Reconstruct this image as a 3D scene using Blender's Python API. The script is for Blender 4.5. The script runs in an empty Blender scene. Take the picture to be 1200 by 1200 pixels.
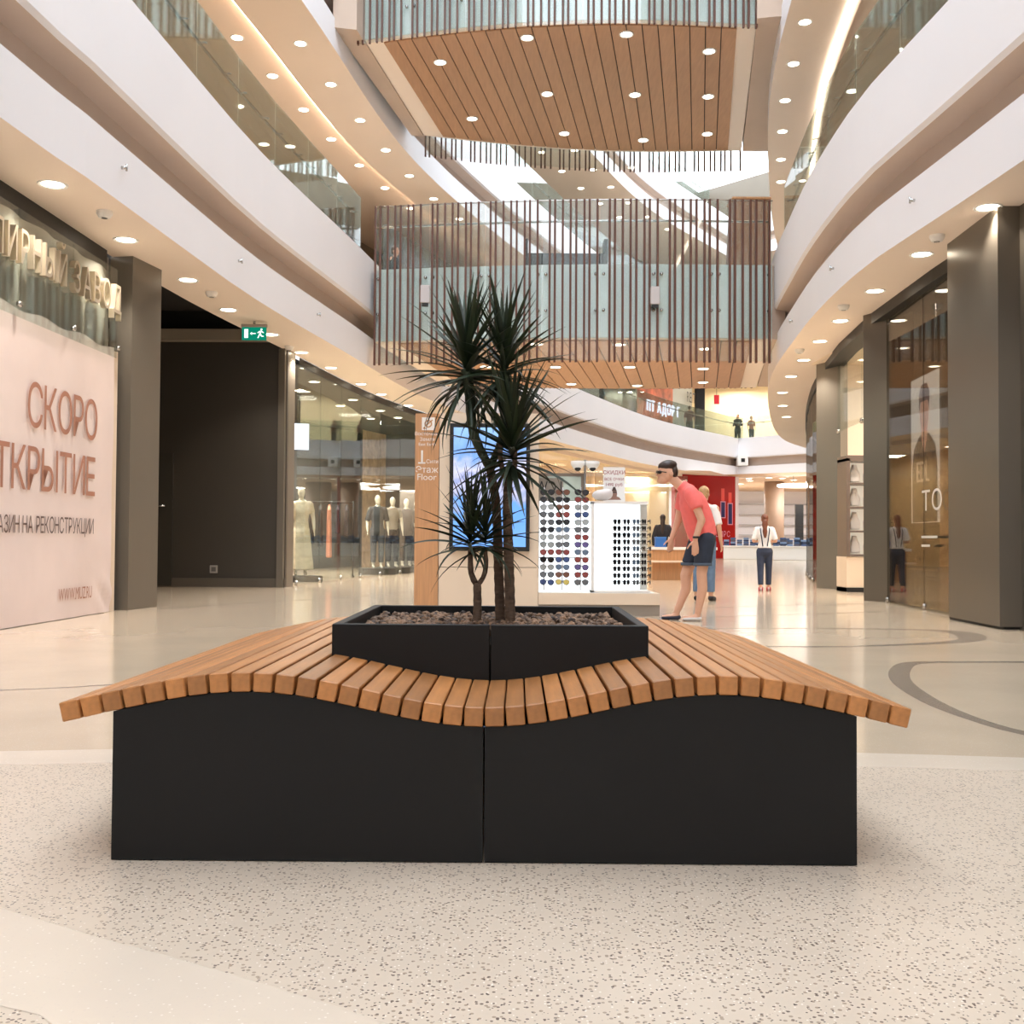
import bpy, bmesh, math, random
from mathutils import Vector, Matrix
random.seed(7)
scene = bpy.context.scene
COL = scene.collection
PI = math.pi
R_ = math.radians

# ------------------------------------------------------------------ camera, sky, exposure
cam_d = bpy.data.cameras.new('camera')
cam_d.sensor_width = 36; cam_d.lens = 1270 / 1200 * 36
cam_d.clip_end = 400
cam = bpy.data.objects.new('camera', cam_d); COL.objects.link(cam)
cam.matrix_world = (Matrix.Translation((0, 0, .87)) @ Matrix.Rotation(R_(90 + 1.5), 4, 'X') @ Matrix.Rotation(R_(.35), 4, 'Z'))
scene.camera = cam
world = bpy.data.worlds.new('sky'); scene.world = world
world.use_nodes = True
bg = world.node_tree.nodes['Background']
bg.inputs[0].default_value = (.84, .92, 1, 1)
bg.inputs[1].default_value = 3.0
vs = scene.view_settings
vs.view_transform = 'Standard'; vs.look = 'None'; vs.gamma = 1; vs.use_curve_mapping = False
vs.exposure = .9
LAMP = 2.1     # common factor for the downlights' own light


# ------------------------------------------------------------------ materials
def srgb(c):
    return tuple((x / 255 / 12.92 if x / 255 <= .04045 else ((x / 255 + .055) / 1.055) ** 2.4) for x in c) + (1,)


MATS = {}


def mat(name, c, rough=.5, metal=0, spec=.5, var=0, vscale=8, bump=0, bscale=40, emit=0, stretch=(1, 1, 1), coords='Object', rnd=0):
    """principled material; var = colour variation by noise, rnd = variation from object to object, bump = fine relief"""
    if name in MATS: return MATS[name]
    m = bpy.data.materials.new(name); m.use_nodes = True
    nt = m.node_tree; b = nt.nodes['Principled BSDF']
    base = srgb(c)
    b.inputs['Base Color'].default_value = base
    b.inputs['Roughness'].default_value = rough
    b.inputs['Metallic'].default_value = metal
    b.inputs['Specular IOR Level'].default_value = spec
    if emit:
        b.inputs['Emission Color'].default_value = base; b.inputs['Emission Strength'].default_value = emit
    if var or bump:
        tc = nt.nodes.new('ShaderNodeTexCoord'); mp = nt.nodes.new('ShaderNodeMapping')
        mp.inputs['Scale'].default_value = stretch
        nt.links.new(tc.outputs[coords], mp.inputs[0])
    last = None
    if var:
        n = nt.nodes.new('ShaderNodeTexNoise'); n.inputs['Scale'].default_value = vscale; n.inputs['Detail'].default_value = 5
        nt.links.new(mp.outputs[0], n.inputs['Vector'])
        r = nt.nodes.new('ShaderNodeValToRGB')
        r.color_ramp.elements[0].position = .3; r.color_ramp.elements[1].position = .7
        r.color_ramp.elements[0].color = tuple(v * (1 - var) for v in base[:3]) + (1,)
        r.color_ramp.elements[1].color = tuple(min(1, v * (1 + var)) for v in base[:3]) + (1,)
        nt.links.new(n.outputs[0], r.inputs[0]); last = r.outputs[0]
    if rnd:
        oi = nt.nodes.new('ShaderNodeObjectInfo'); hs = nt.nodes.new('ShaderNodeHueSaturation')
        mr = nt.nodes.new('ShaderNodeMapRange'); mr.inputs[3].default_value = 1 - rnd; mr.inputs[4].default_value = 1 + rnd
        nt.links.new(oi.outputs['Random'], mr.inputs[0]); nt.links.new(mr.outputs[0], hs.inputs['Value'])
        hs.inputs['Color'].default_value = base
        if last: nt.links.new(last, hs.inputs['Color'])
        last = hs.outputs[0]
    if last: nt.links.new(last, b.inputs['Base Color'])
    if bump:
        n2 = nt.nodes.new('ShaderNodeTexNoise'); n2.inputs['Scale'].default_value = bscale; n2.inputs['Detail'].default_value = 4
        nt.links.new(mp.outputs[0], n2.inputs['Vector'])
        bp = nt.nodes.new('ShaderNodeBump'); bp.inputs['Strength'].default_value = bump; bp.inputs['Distance'].default_value = .02
        nt.links.new(n2.outputs[0], bp.inputs['Height']); nt.links.new(bp.outputs[0], b.inputs['Normal'])
    MATS[name] = m
    return m


def emat(name, c, s):
    if name in MATS: return MATS[name]
    m = bpy.data.materials.new(name); m.use_nodes = True; nt = m.node_tree
    nt.nodes.remove(nt.nodes['Principled BSDF'])
    e = nt.nodes.new('ShaderNodeEmission'); e.inputs[0].default_value = srgb(c); e.inputs[1].default_value = s
    nt.links.new(e.outputs[0], nt.nodes['Material Output'].inputs[0])
    MATS[name] = m
    return m


def glass(name, tint, refl=.06, edge=.7, body=None, bodyf=0):
    """thin sheet glass: clear or tinted, mirror reflection rising to grazing angles, optional milky body"""
    m = bpy.data.materials.new(name); m.use_nodes = True; nt = m.node_tree
    nt.nodes.remove(nt.nodes['Principled BSDF'])
    t = nt.nodes.new('ShaderNodeBsdfTransparent'); t.inputs[0].default_value = srgb(tint)
    g = nt.nodes.new('ShaderNodeBsdfGlossy'); g.inputs['Roughness'].default_value = .01
    lw = nt.nodes.new('ShaderNodeLayerWeight'); lw.inputs[0].default_value = .35
    mr = nt.nodes.new('ShaderNodeMapRange'); mr.inputs[3].default_value = refl; mr.inputs[4].default_value = edge
    nt.links.new(lw.outputs['Fresnel'], mr.inputs[0])
    mx = nt.nodes.new('ShaderNodeMixShader')
    nt.links.new(mr.outputs[0], mx.inputs[0]); nt.links.new(g.outputs[0], mx.inputs[2])
    src = t.outputs[0]
    if body:
        d = nt.nodes.new('ShaderNodeBsdfDiffuse'); d.inputs[0].default_value = srgb(body)
        m2 = nt.nodes.new('ShaderNodeMixShader'); m2.inputs[0].default_value = bodyf
        nt.links.new(t.outputs[0], m2.inputs[1]); nt.links.new(d.outputs[0], m2.inputs[2]); src = m2.outputs[0]
    nt.links.new(src, mx.inputs[1])
    nt.links.new(mx.outputs[0], nt.nodes['Material Output'].inputs[0])
    MATS[name] = m
    return m


def terrazzo(name, c, chips, rough, fine=True):
    m = bpy.data.materials.new(name); m.use_nodes = True; nt = m.node_tree; b = nt.nodes['Principled BSDF']
    b.inputs['Roughness'].default_value = rough
    tc = nt.nodes.new('ShaderNodeTexCoord')
    base = srgb(c)
    n = nt.nodes.new('ShaderNodeTexNoise'); n.inputs['Scale'].default_value = 1.3; n.inputs['Detail'].default_value = 6
    nt.links.new(tc.outputs['Object'], n.inputs['Vector'])
    r = nt.nodes.new('ShaderNodeValToRGB'); r.color_ramp.elements[0].position = .3; r.color_ramp.elements[1].position = .7
    r.color_ramp.elements[0].color = tuple(v * .93 for v in base[:3]) + (1,); r.color_ramp.elements[1].color = tuple(min(1, v * 1.06) for v in base[:3]) + (1,)
    nt.links.new(n.outputs[0], r.inputs[0]); last = r.outputs[0]
    for scale, thr, cc, f in chips:
        v = nt.nodes.new('ShaderNodeTexVoronoi'); v.inputs['Scale'].default_value = scale; v.inputs['Randomness'].default_value = 1
        nt.links.new(tc.outputs['Object'], v.inputs['Vector'])
        lt = nt.nodes.new('ShaderNodeMath'); lt.operation = 'LESS_THAN'; lt.inputs[1].default_value = thr
        nt.links.new(v.outputs['Distance'], lt.inputs[0])
        # only some cells carry a visible chip
        sp = nt.nodes.new('ShaderNodeSeparateColor'); nt.links.new(v.outputs['Color'], sp.inputs[0])
        l2 = nt.nodes.new('ShaderNodeMath'); l2.operation = 'LESS_THAN'; l2.inputs[1].default_value = f
        nt.links.new(sp.outputs[0], l2.inputs[0])
        mu = nt.nodes.new('ShaderNodeMath'); mu.operation = 'MULTIPLY'
        nt.links.new(lt.outputs[0], mu.inputs[0]); nt.links.new(l2.outputs[0], mu.inputs[1])
        mix = nt.nodes.new('ShaderNodeMix'); mix.data_type = 'RGBA'
        nt.links.new(mu.outputs[0], mix.inputs[0]); nt.links.new(last, mix.inputs[6]); mix.inputs[7].default_value = srgb(cc)
        last = mix.outputs[2]
    nt.links.new(last, b.inputs['Base Color'])
    MATS[name] = m
    return m


WHITE = mat('white_plaster', (241, 238, 240), .55, var=.02, vscale=.4, bump=.02, bscale=60)
CREAM = mat('cream_plaster', (247, 231, 216), .6, var=.02, vscale=.5)
TAUPE = mat('taupe_plaster', (198, 176, 158), .6, var=.04, vscale=1.2)
DARKWALL = mat('dark_wall_panel', (62, 57, 50), .45, var=.06, vscale=.8)
GREYMETAL = mat('warm_grey_metal', (124, 117, 106), .34, metal=.35, var=.04, vscale=.7)
GREYMETAL_D = mat('dark_grey_metal', (104, 97, 87), .32, metal=.4, var=.04, vscale=.7)
BLACK = mat('black', (22, 21, 20), .5)
CHAR = mat('charcoal_powder_coat', (17, 16, 15), .55, spec=.3, var=.05, vscale=3, bump=.03, bscale=300)
STEEL = mat('brushed_steel', (190, 190, 188), .25, metal=1)
BEIGE = mat('beige_laminate', (232, 212, 188), .4, var=.02, vscale=2)
OAK = mat('oak_laminate', (196, 146, 102), .42, var=.12, vscale=3, stretch=(14, 14, .8))
SLAT = mat('oiled_hardwood', (176, 118, 66), .42, var=.17, vscale=5, stretch=(9, .8, 9), bump=.06, bscale=30, rnd=.26)
BRONZE = mat('wood_baluster', (92, 52, 36), .5, var=.1, vscale=2, stretch=(6, 6, .5))
PLANK = mat('soffit_wood_panel', (190, 146, 112), .5, var=.07, vscale=2.2, stretch=(10, 1, 1), rnd=.04)
GAP = mat('dark_joint', (58, 42, 32), .8)
MINT = mat('pale_mint_panel', (241, 249, 247), .5)
PAPER = mat('paper_white', (240, 238, 234), .6)
LAMPWARM = emat('lamp_diffuser', (255, 240, 214), 9)
LEDWHITE = emat('led_strip', (255, 236, 214), 7)
LIGHTBOX = emat('lightbox', (240, 250, 255), 1.35)
GLASS = glass('shop_glass', (246, 250, 248), .03, .2)
RAILGLASS = glass('railing_glass', (244, 251, 248), .04, .6, (190, 220, 212), .03)
BRIDGEGLASS = glass('bridge_glass', (253, 255, 254), .04, .4, (206, 232, 226), .08)
DARKGLASS = glass('dark_shop_glass', (206, 202, 194), .07, .42)
SKIN = mat('skin', (214, 164, 136), .5, var=.04, vscale=9)
HAIRD = mat('dark_brown_hair', (52, 36, 28), .45, var=.2, vscale=40)
HAIRR = mat('auburn_hair', (112, 62, 40), .45, var=.2, vscale=40)
HAIRB = mat('blonde_hair', (190, 150, 104), .45, var=.2, vscale=40)


# ------------------------------------------------------------------ mesh helpers
def obj(name, me, parent=None, m=None):
    o = bpy.data.objects.new(name, me); COL.objects.link(o)
    if m is not None and not me.materials: me.materials.append(m)
    if parent is not None: o.parent = parent
    return o


def mesh(name, vs_, fs, m=None, smooth=False):
    me = bpy.data.meshes.new(name); me.from_pydata([tuple(v) for v in vs_], [], fs)
    if smooth: me.polygons.foreach_set('use_smooth', [True] * len(me.polygons))
    me.update()
    if m is not None: me.materials.append(m)
    return me


def tag(o, label=None, cat=None, group=None, kind=None):
    if label: o['label'] = label
    if cat: o['category'] = cat
    if group: o['group'] = group
    if kind: o['kind'] = kind
    return o


def struct(o): o['kind'] = 'structure'; return o


def thing(name, label, cat, loc=(0, 0, 0), rz=0, group=None):
    o = bpy.data.objects.new(name, None); COL.objects.link(o); o.empty_display_size = .1
    o.location = loc; o.rotation_euler = (0, 0, rz)
    return tag(o, label, cat, group)


def box_me(name, x0, x1, y0, y1, z0, z1, m, bev=0):
    bm = bmesh.new()
    v = [bm.verts.new(p) for p in ((x0, y0, z0), (x1, y0, z0), (x1, y1, z0), (x0, y1, z0), (x0, y0, z1), (x1, y0, z1), (x1, y1, z1), (x0, y1, z1))]
    for f in ((3, 2, 1, 0), (4, 5, 6, 7), (0, 1, 5, 4), (1, 2, 6, 5), (2, 3, 7, 6), (3, 0, 4, 7)): bm.faces.new([v[i] for i in f])
    if bev: bmesh.ops.bevel(bm, geom=bm.edges[:], offset=bev, segments=1, affect='EDGES')
    me = bpy.data.meshes.new(name); bm.to_mesh(me); bm.free()
    me.materials.append(m)
    return me


def box(name, x0, x1, y0, y1, z0, z1, m, parent=None, bev=0):
    return obj(name, box_me(name, x0, x1, y0, y1, z0, z1, m, bev), parent)


def wallbox(name, a, b, t, z0, z1, m, parent=None, bev=0):
    """upright slab from plan point a to b, thickness t to the left of a->b"""
    d = Vector((b[0] - a[0], b[1] - a[1])); n = Vector((-d.y, d.x)).normalized() * t
    P = [(a[0], a[1]), (b[0], b[1]), (b[0] + n.x, b[1] + n.y), (a[0] + n.x, a[1] + n.y)]
    vs_ = [(x, y, z0) for x, y in P] + [(x, y, z1) for x, y in P]
    fs = [(3, 2, 1, 0), (4, 5, 6, 7), (0, 1, 5, 4), (1, 2, 6, 5), (2, 3, 7, 6), (3, 0, 4, 7)]
    return obj(name, mesh(name, vs_, fs, m), parent)


def tube_me(name, pts, r, m, n=10, cap=True, smooth=True):
    pts = [Vector(p) for p in pts]; rr = r if isinstance(r, (list, tuple)) else [r] * len(pts)
    vs_, fs = [], []
    prev = None
    for i, p in enumerate(pts):
        t = (pts[min(i + 1, len(pts) - 1)] - pts[max(i - 1, 0)]).normalized()
        if prev is None: s = t.orthogonal().normalized()
        else: s = (prev - t * prev.dot(t)).normalized()
        prev = s; u = t.cross(s)
        for k in range(n):
            a = 2 * PI * k / n
            vs_.append(p + (s * math.cos(a) + u * math.sin(a)) * rr[i])
    for i in range(len(pts) - 1):
        for k in range(n):
            fs.append((i * n + k, i * n + (k + 1) % n, (i + 1) * n + (k + 1) % n, (i + 1) * n + k))
    if cap: fs.append(tuple(range(n))[::-1]); fs.append(tuple((len(pts) - 1) * n + k for k in range(n)))
    return mesh(name, vs_, fs, m, smooth)


def tube(name, pts, r, m, parent=None, n=10): return obj(name, tube_me(name, pts, r, m, n), parent)


def lathe_me(name, prof, m, n=20, smooth=False):
    vs_, fs = [], []
    for r, z in prof:
        for k in range(n):
            a = 2 * PI * k / n; vs_.append((r * math.cos(a), r * math.sin(a), z))
    for i in range(len(prof) - 1):
        for k in range(n): fs.append((i * n + k, i * n + (k + 1) % n, (i + 1) * n + (k + 1) % n, (i + 1) * n + k))
    fs.append(tuple(range(n))[::-1]); fs.append(tuple((len(prof) - 1) * n + k for k in range(n)))
    return mesh(name, vs_, fs, m, smooth)


def poly(name, pts, z, m, parent=None):
    return obj(name, mesh(name, [(x, y, z) for x, y in pts], [tuple(range(len(pts)))], m), parent)


# plan curves
def catmull(P, step=.7):
    P = [Vector(p) for p in P]; Q = [2 * P[0] - P[1]] + P + [2 * P[-1] - P[-2]]; out = []
    for i in range(1, len(Q) - 2):
        a, b, c, d = Q[i - 1:i + 3]; n = max(2, int((c - b).length / step))
        for k in range(n):
            t = k / n
            out.append(.5 * ((2 * b) + (c - a) * t + (2 * a - 5 * b + 4 * c - d) * t * t + (3 * b - a - 3 * c + d) * t ** 3))
    out.append(P[-1])
    return out


def offset(P, d):
    """shift a plan curve to the left of its direction by d"""
    out = []
    for i, p in enumerate(P):
        if 0 < i < len(P) - 1:
            t1 = (P[i] - P[i - 1]).normalized(); t2 = (P[i + 1] - P[i]).normalized()
            n1 = Vector((-t1.y, t1.x)); n2 = Vector((-t2.y, t2.x)); n = (n1 + n2).normalized(); k = 1 / max(.5, n.dot(n1))
        else:
            t1 = (P[1] - P[0]).normalized() if i == 0 else (P[-1] - P[-2]).normalized(); n = Vector((-t1.y, t1.x)); k = 1
        out.append(p + n * d * k)
    return out


def sweep(name, P, prof, m, parent=None, smooth=False):
    """sweep the profile [(offset, z)...] along plan curve P"""
    vs_, fs = [], []; rows = [[(q.x, q.y, z) for q in offset(P, d)] for d, z in prof]; n = len(P)
    for r in rows: vs_ += r
    for j in range(len(prof) - 1):
        for i in range(n - 1): fs.append((j * n + i, j * n + i + 1, (j + 1) * n + i + 1, (j + 1) * n + i))
    return obj(name, mesh(name, vs_, fs, m, smooth), parent)


def arclen(P):
    s = [0]
    for i in range(1, len(P)): s.append(s[-1] + (P[i] - P[i - 1]).length)
    return s


def at_len(P, s, L=None):
    L = L or arclen(P)
    for i in range(1, len(P)):
        if L[i] >= s:
            t = (s - L[i - 1]) / max(1e-9, L[i] - L[i - 1]); return P[i - 1].lerp(P[i], t), (P[i] - P[i - 1]).normalized()
    return P[-1], (P[-1] - P[-2]).normalized()


def x_at(P, y):
    for i in range(1, len(P)):
        if (P[i - 1].y - y) * (P[i].y - y) <= 0 and P[i].y != P[i - 1].y:
            t = (y - P[i - 1].y) / (P[i].y - P[i - 1].y); return P[i - 1].x + t * (P[i].x - P[i - 1].x)
    return P[-1].x


# lettering: every character a mesh of its own, or one joined flat print
def char_me(ch, size, m, ext=0, joined=None):
    cu = bpy.data.curves.new('lettering', 'FONT'); cu.body = joined or ch; cu.size = size; cu.extrude = ext; cu.resolution_u = 3
    o = bpy.data.objects.new('lettering', cu); COL.objects.link(o)
    me = bpy.data.meshes.new_from_object(o.evaluated_get(bpy.context.evaluated_depsgraph_get()))
    bpy.data.objects.remove(o); bpy.data.curves.remove(cu)
    me.materials.clear(); me.materials.append(m)
    me.polygons.foreach_set('use_smooth', [False] * len(me.polygons))
    return me


def width(me):
    xs = [v.co.x for v in me.vertices]
    return (min(xs), max(xs)) if xs else (0, 0)


def letters(body, size, m, M, parent, ext=0, name='letter', gap=.14, align='L', sx=1, wspace=.35):
    """separate letters; M places the line's origin (x along the line, y up)"""
    x = 0; out = []
    for ch in body:
        if ch == ' ': x += size * wspace; continue
        me = char_me(ch, size, m, ext); a, b = width(me)
        out.append((me, x - a)); x += b - a + size * gap
    x -= size * gap
    off = {'L': 0, 'C': -x / 2, 'R': -x}[align]
    for me, px in out:
        o = obj(name, me, parent)
        o.matrix_local = M @ Matrix.Diagonal((sx, 1, 1, 1)) @ Matrix.Translation((px + off, 0, 0))
    return x


def printed(body, size, m, M, parent, align='C', name='lettering', ext=0):
    me = char_me('', size, m, ext, joined=body); a, b = width(me)
    off = {'L': -a, 'C': -(a + b) / 2, 'R': -b}[align]
    o = obj(name, me, parent); o.matrix_local = M @ Matrix.Translation((off, 0, 0)); o['kind'] = 'stuff'
    return o


def frame_mat(origin, xdir, up=(0, 0, 1)):
    x = Vector(xdir).normalized(); y = Vector(up); z = x.cross(y)
    return Matrix(((x.x, y.x, z.x, origin[0]), (x.y, y.y, z.y, origin[1]), (x.z, y.z, z.z, origin[2]), (0, 0, 0, 1)))


# bodies: overlapping tapered limbs fused into one skin
def blob_me(name, chains, ells, m, voxel=.012, smooth=4, side=(1, 0, 0)):
    bm = bmesh.new()

    def ell(c, a, b, cc, X, Y, Z):
        M = Matrix(((X.x * a, Y.x * b, Z.x * cc, c[0]), (X.y * a, Y.y * b, Z.y * cc, c[1]), (X.z * a, Y.z * b, Z.z * cc, c[2]), (0, 0, 0, 1)))
        bmesh.ops.create_icosphere(bm, subdivisions=2, radius=1, matrix=M)
    for ch in chains:
        flat = ch.get('flat', (0, 0)); pts = ch['p']; S0 = Vector(ch.get('side', side))
        J = [(Vector(p[:3]), p[3], p[4] if len(p) > 4 else p[3]) for p in pts]
        for i in range(len(J) - 1):
            t = (J[i + 1][0] - J[i][0]).normalized(); s = S0 - t * S0.dot(t)
            s = s.normalized() if s.length > .05 else t.orthogonal().normalized(); n = t.cross(s)
            rings = []
            for p, a, b in (J[i], J[i + 1]):
                rings.append([bm.verts.new(p + s * a * math.cos(2 * PI * k / 14) + n * b * math.sin(2 * PI * k / 14)) for k in range(14)])
            for k in range(14): bm.faces.new((rings[0][k], rings[0][(k + 1) % 14], rings[1][(k + 1) % 14], rings[1][k]))
            bm.faces.new(rings[0][::-1]); bm.faces.new(rings[1])
            for e, (p, a, b) in ((0, J[i]), (1, J[i + 1])):
                end = (i == 0 and e == 0) or (i == len(J) - 2 and e == 1)
                if end and flat[0 if e == 0 else 1]: continue
                ell(p, a, b, min(a, b), s, n, t)
    for e in ells:
        c, r = e[0], e[1]; E = Matrix.Rotation(e[2], 3, e[3]) if len(e) > 2 else Matrix.Identity(3)
        ell(c, r[0], r[1], r[2], E.col[0], E.col[1], E.col[2])
    me0 = bpy.data.meshes.new('tmp'); bm.to_mesh(me0); bm.free()
    o = bpy.data.objects.new('tmp', me0); COL.objects.link(o)
    md = o.modifiers.new('r', 'REMESH'); md.mode = 'VOXEL'; md.voxel_size = voxel
    if smooth: ms = o.modifiers.new('s', 'SMOOTH'); ms.iterations = smooth; ms.factor = .5
    me = bpy.data.meshes.new_from_object(o.evaluated_get(bpy.context.evaluated_depsgraph_get()))
    bpy.data.objects.remove(o); bpy.data.meshes.remove(me0)
    me.name = name; me.materials.clear(); me.materials.append(m)
    me.polygons.foreach_set('use_smooth', [True] * len(me.polygons))
    return me


def blob(name, parent, chains, ells, m, **k): return obj(name, blob_me(name, chains, ells, m, **k), parent)


# ------------------------------------------------------------------ plan of the atrium
L1P = [(-4.5, -9), (-4.42, -2), (-4.35, 4), (-4.2, 8.76), (-4.07, 10.21), (-3.93, 12.34), (-3.68, 15.5), (-3.11, 19.54), (-2.09, 26.2), (-.02, 33.1), (3.29, 41.9), (6.9, 50), (12.1, 58.1)]
R1P = [(5.2, -9), (5.0, -2), (4.75, 4), (4.56, 9.6), (4.46, 11.5), (4.38, 13.9), (4.72, 17.9), (5.7, 24.1), (8.28, 33.9), (10.4, 38.9), (14, 44), (20, 49)]
LC = [Vector((p.x, p.y)) for p in catmull([Vector((a, b, 0)) for a, b in L1P], .8)]
LEND = [Vector((14.7, 55.2)), Vector((22, 47.5))]
LC = LC + LEND
RC = [Vector((p.x, p.y)) for p in catmull([Vector((a, b, 0)) for a, b in R1P], .8)]
RCr = RC[::-1]          # walked towards the camera, so that "left" is behind the right-hand edge
SIDES = [('left', LC), ('right', RCr)]

# ------------------------------------------------------------------ floor
F_POL = terrazzo('polished_beige_terrazzo', (203, 184, 160), [(210, .28, (196, 178, 156), .5), (150, .2, (236, 226, 212), .3)], .13)
F_SPK = terrazzo('speckled_terrazzo', (210, 193, 174), [(70, .30, (166, 146, 126), .4), (95, .33, (112, 94, 82), .26), (120, .26, (236, 226, 214), .14), (140, .3, (78, 64, 56), .14)], .3)
F_BAND = terrazzo('pale_terrazzo', (216, 200, 182), [(110, .28, (214, 198, 182), .3), (90, .22, (232, 220, 206), .2)], .24)
F_DARK = terrazzo('grey_terrazzo_inlay', (140, 126, 112), [(120, .3, (110, 98, 88), .3)], .2)
fl = struct(poly('floor', [(-30, -9), (34, -9), (34, 90), (-30, 90)], 0, F_POL))


def inlay(name, pts, z, m): return struct(poly(name, pts, z, m, fl))


def arc(cx, cy, rx, ry, a0, a1, n=48): return [(cx + rx * math.cos(R_(a0 + (a1 - a0) * k / n)), cy + ry * math.sin(R_(a0 + (a1 - a0) * k / n))) for k in range(n + 1)]


# speckled round field under the bench with a pale border at its far side
inlay('floor_pale_border', arc(0, 1.0, 7.2, 3.58, 0, 180, 64) + [(-7.2, -3), (7.2, -3)], .0008, F_BAND)
inlay('floor_speckled_field', arc(0, 1.0, 7.0, 3.29, 0, 180, 64) + [(-7, -3), (7, -3)], .0016, F_SPK)


def ribbon(name, outer, inner, z, m): return inlay(name, outer + inner[::-1], z, m)


def smooth2(P, step=.12): return [(p.x, p.y) for p in catmull([Vector((a, b, 0)) for a, b in P], step)]


ribbon('floor_pale_sweep', smooth2([(-3.2, 3.35), (-1.9, 2.93), (-1.19, 2.56), (-.93, 2.4), (-.7, 2.27), (-.5, 2.15), (-.22, 1.97), (.2, 1.68), (.7, 1.2), (1.2, .5)]),
       smooth2([(-3.3, 2.9), (-1.9, 2.47), (-.94, 2.03), (-.82, 1.96), (-.3, 1.55), (.2, 1.1), (.7, .4)]), .0024, F_BAND)
ribbon('floor_grey_loop', smooth2([(6.5, 8.1), (5, 8.06), (3.79, 8.03), (3.27, 8.0), (2.87, 7.92), (2.59, 7.44), (2.37, 6.76), (2.25, 5.97), (2.25, 5.4), (2.33, 4.94), (2.6, 4.6)]),
       smooth2([(6.5, 7.98), (5, 7.96), (3.79, 7.93), (3.27, 7.9), (2.95, 7.82), (2.72, 7.40), (2.50, 6.76), (2.36, 5.97), (2.33, 5.4), (2.40, 5.0), (2.64, 4.67)]), .0008, F_DARK)
ribbon('floor_grey_oval', smooth2([(1.2, 10.75), (2.59, 11.0), (3.88, 10.98), (4.46, 10.72), (4.42, 10.1), (3.98, 9.5), (2.88, 9.06), (2.15, 9.0), (1.2, 9.1)]),
       smooth2([(1.2, 10.66), (2.59, 10.9), (3.78, 10.88), (4.2, 10.66), (4.16, 10.14), (3.86, 9.64), (2.88, 9.16), (2.15, 9.1), (1.2, 9.2)]), .0008, F_DARK)
for nm, P, w in (('floor_grey_line', [(-4.4, 5.65), (-2.9, 6.19), (-2.35, 6.47), (-1.6, 7.2), (-1.0, 8.4)], .04), ('floor_grey_line', [(-4.4, 13.25), (-3.5, 14.85), (-2.5, 16.3), (-1.4, 19)], .07),
                 ('floor_grey_line', [(2.0, 12.4), (3.4, 13.07), (4.3, 13.5), (4.9, 13.8)], .06), ('floor_grey_line', [(1.9, 13.7), (2.6, 14.3), (4.0, 15.1), (5.1, 15.4)], .07)):
    C = [Vector((x, y)) for x, y in smooth2(P, .3)]
    ribbon(nm, [(p.x, p.y) for p in offset(C, w / 2)], [(p.x, p.y) for p in offset(C, -w / 2)], .0008, F_DARK)

# ------------------------------------------------------------------ galleries: fascias, soffits, floors, walls
ntrim = 0
for side, C0 in SIDES:
    for lv in range(3):
        z = 4.3 + 6 * lv
        C = offset(C0, .5) if (side == 'left' and lv) else C0
        ntrim += 1
        struct(sweep(f'trim_{ntrim}', C, [(0, z), (0, z + .6), (.34, z + .6)], WHITE)); ntrim += 1
        struct(sweep(f'trim_{ntrim}', C, [(.34, z + .6), (.3, z + .7), (.26, z + 1.0), (-.02, z + 1.05)], TAUPE)); ntrim += 1
        struct(sweep(f'trim_{ntrim}', C, [(-.02, z + 1.05), (-.06, z + 1.1), (-.06, z + 2.12), (.14, z + 2.12), (.14, z + 1.9)], WHITE))
        struct(sweep(f'floor_gallery_{side}_{lv + 1}', C, [(.1, z + 1.9), (7.5, z + 1.9)], F_POL))
        if lv == 0:
            struct(sweep(f'ceiling_{side}_{lv + 1}', C, [(1.02 if side == 'left' else 1.75, z), (0, z)], CREAM))
        else:
            struct(sweep(f'ceiling_{side}_{lv + 1}', C, [(1.2, z + .14), (1.2, z), (0, z)], CREAM))
            struct(sweep(f'ceiling_{side}_inner_{lv + 1}', C, [(7.5, z + .18), (1.05, z + .18)], CREAM))
        if lv == 2:
            struct(sweep(f'ceiling_{side}_roof', C, [(9, z + 5.6), (5.0, z + 5.6), (5.0, z + 6.1)], WHITE))

struct(box('wall_light_block', -14, 16, -9.3, -9.05, 0, 18, WHITE))  # unseen wall added behind the camera to cut light on the bench

# gallery back walls with their shop windows
WIN = 0
SHOPWALL = mat('gallery_shop_wall', (112, 102, 88), .4, var=.05, vscale=.6)
LITROOM = mat('lit_shop_wall', (244, 232, 206), .6)
for side, C0 in SIDES:
    for lv in range(3):
        z = 6.2 + 6 * lv; W = offset(C0, 5.2)
        struct(sweep(f'wall_gallery_{side}_{lv + 1}', W, [(0, z), (0, z + 4.3)], SHOPWALL))

# ------------------------------------------------------------------ glass railings on the gallery edges
pane_cache = {}


def railing(label, C, z, s0, s1, group=None, pane=1.55):
    root = thing('glass_railing', label, 'railing', (0, 0, 0), 0, group)
    E_ = offset(C, .06); L = arclen(E_); s = s0
    H_ = offset(C, .2); pts = []
    while s + pane <= min(s1, L[-1]):
        a, t = at_len(E_, s + .012, L); b, _ = at_len(E_, s + pane - .012, L)
        wallbox('glass_pane', (a.x, a.y), (b.x, b.y), .016, z, z + 1.14, RAILGLASS, root)
        n = Vector((-t.y, t.x))
        for f in (.2, .8):
            q = a.lerp(b, f)
            tube('bracket', [(q.x + n.x * .01, q.y + n.y * .01, z + .78), (q.x + n.x * .13, q.y + n.y * .13, z + .8)], .012, STEEL, root, 6)
            pts.append((q.x + n.x * .14, q.y + n.y * .14, z + .83))
        s += pane
    tube('handrail', pts, .021, STEEL, root, 8)
    return root


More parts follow.
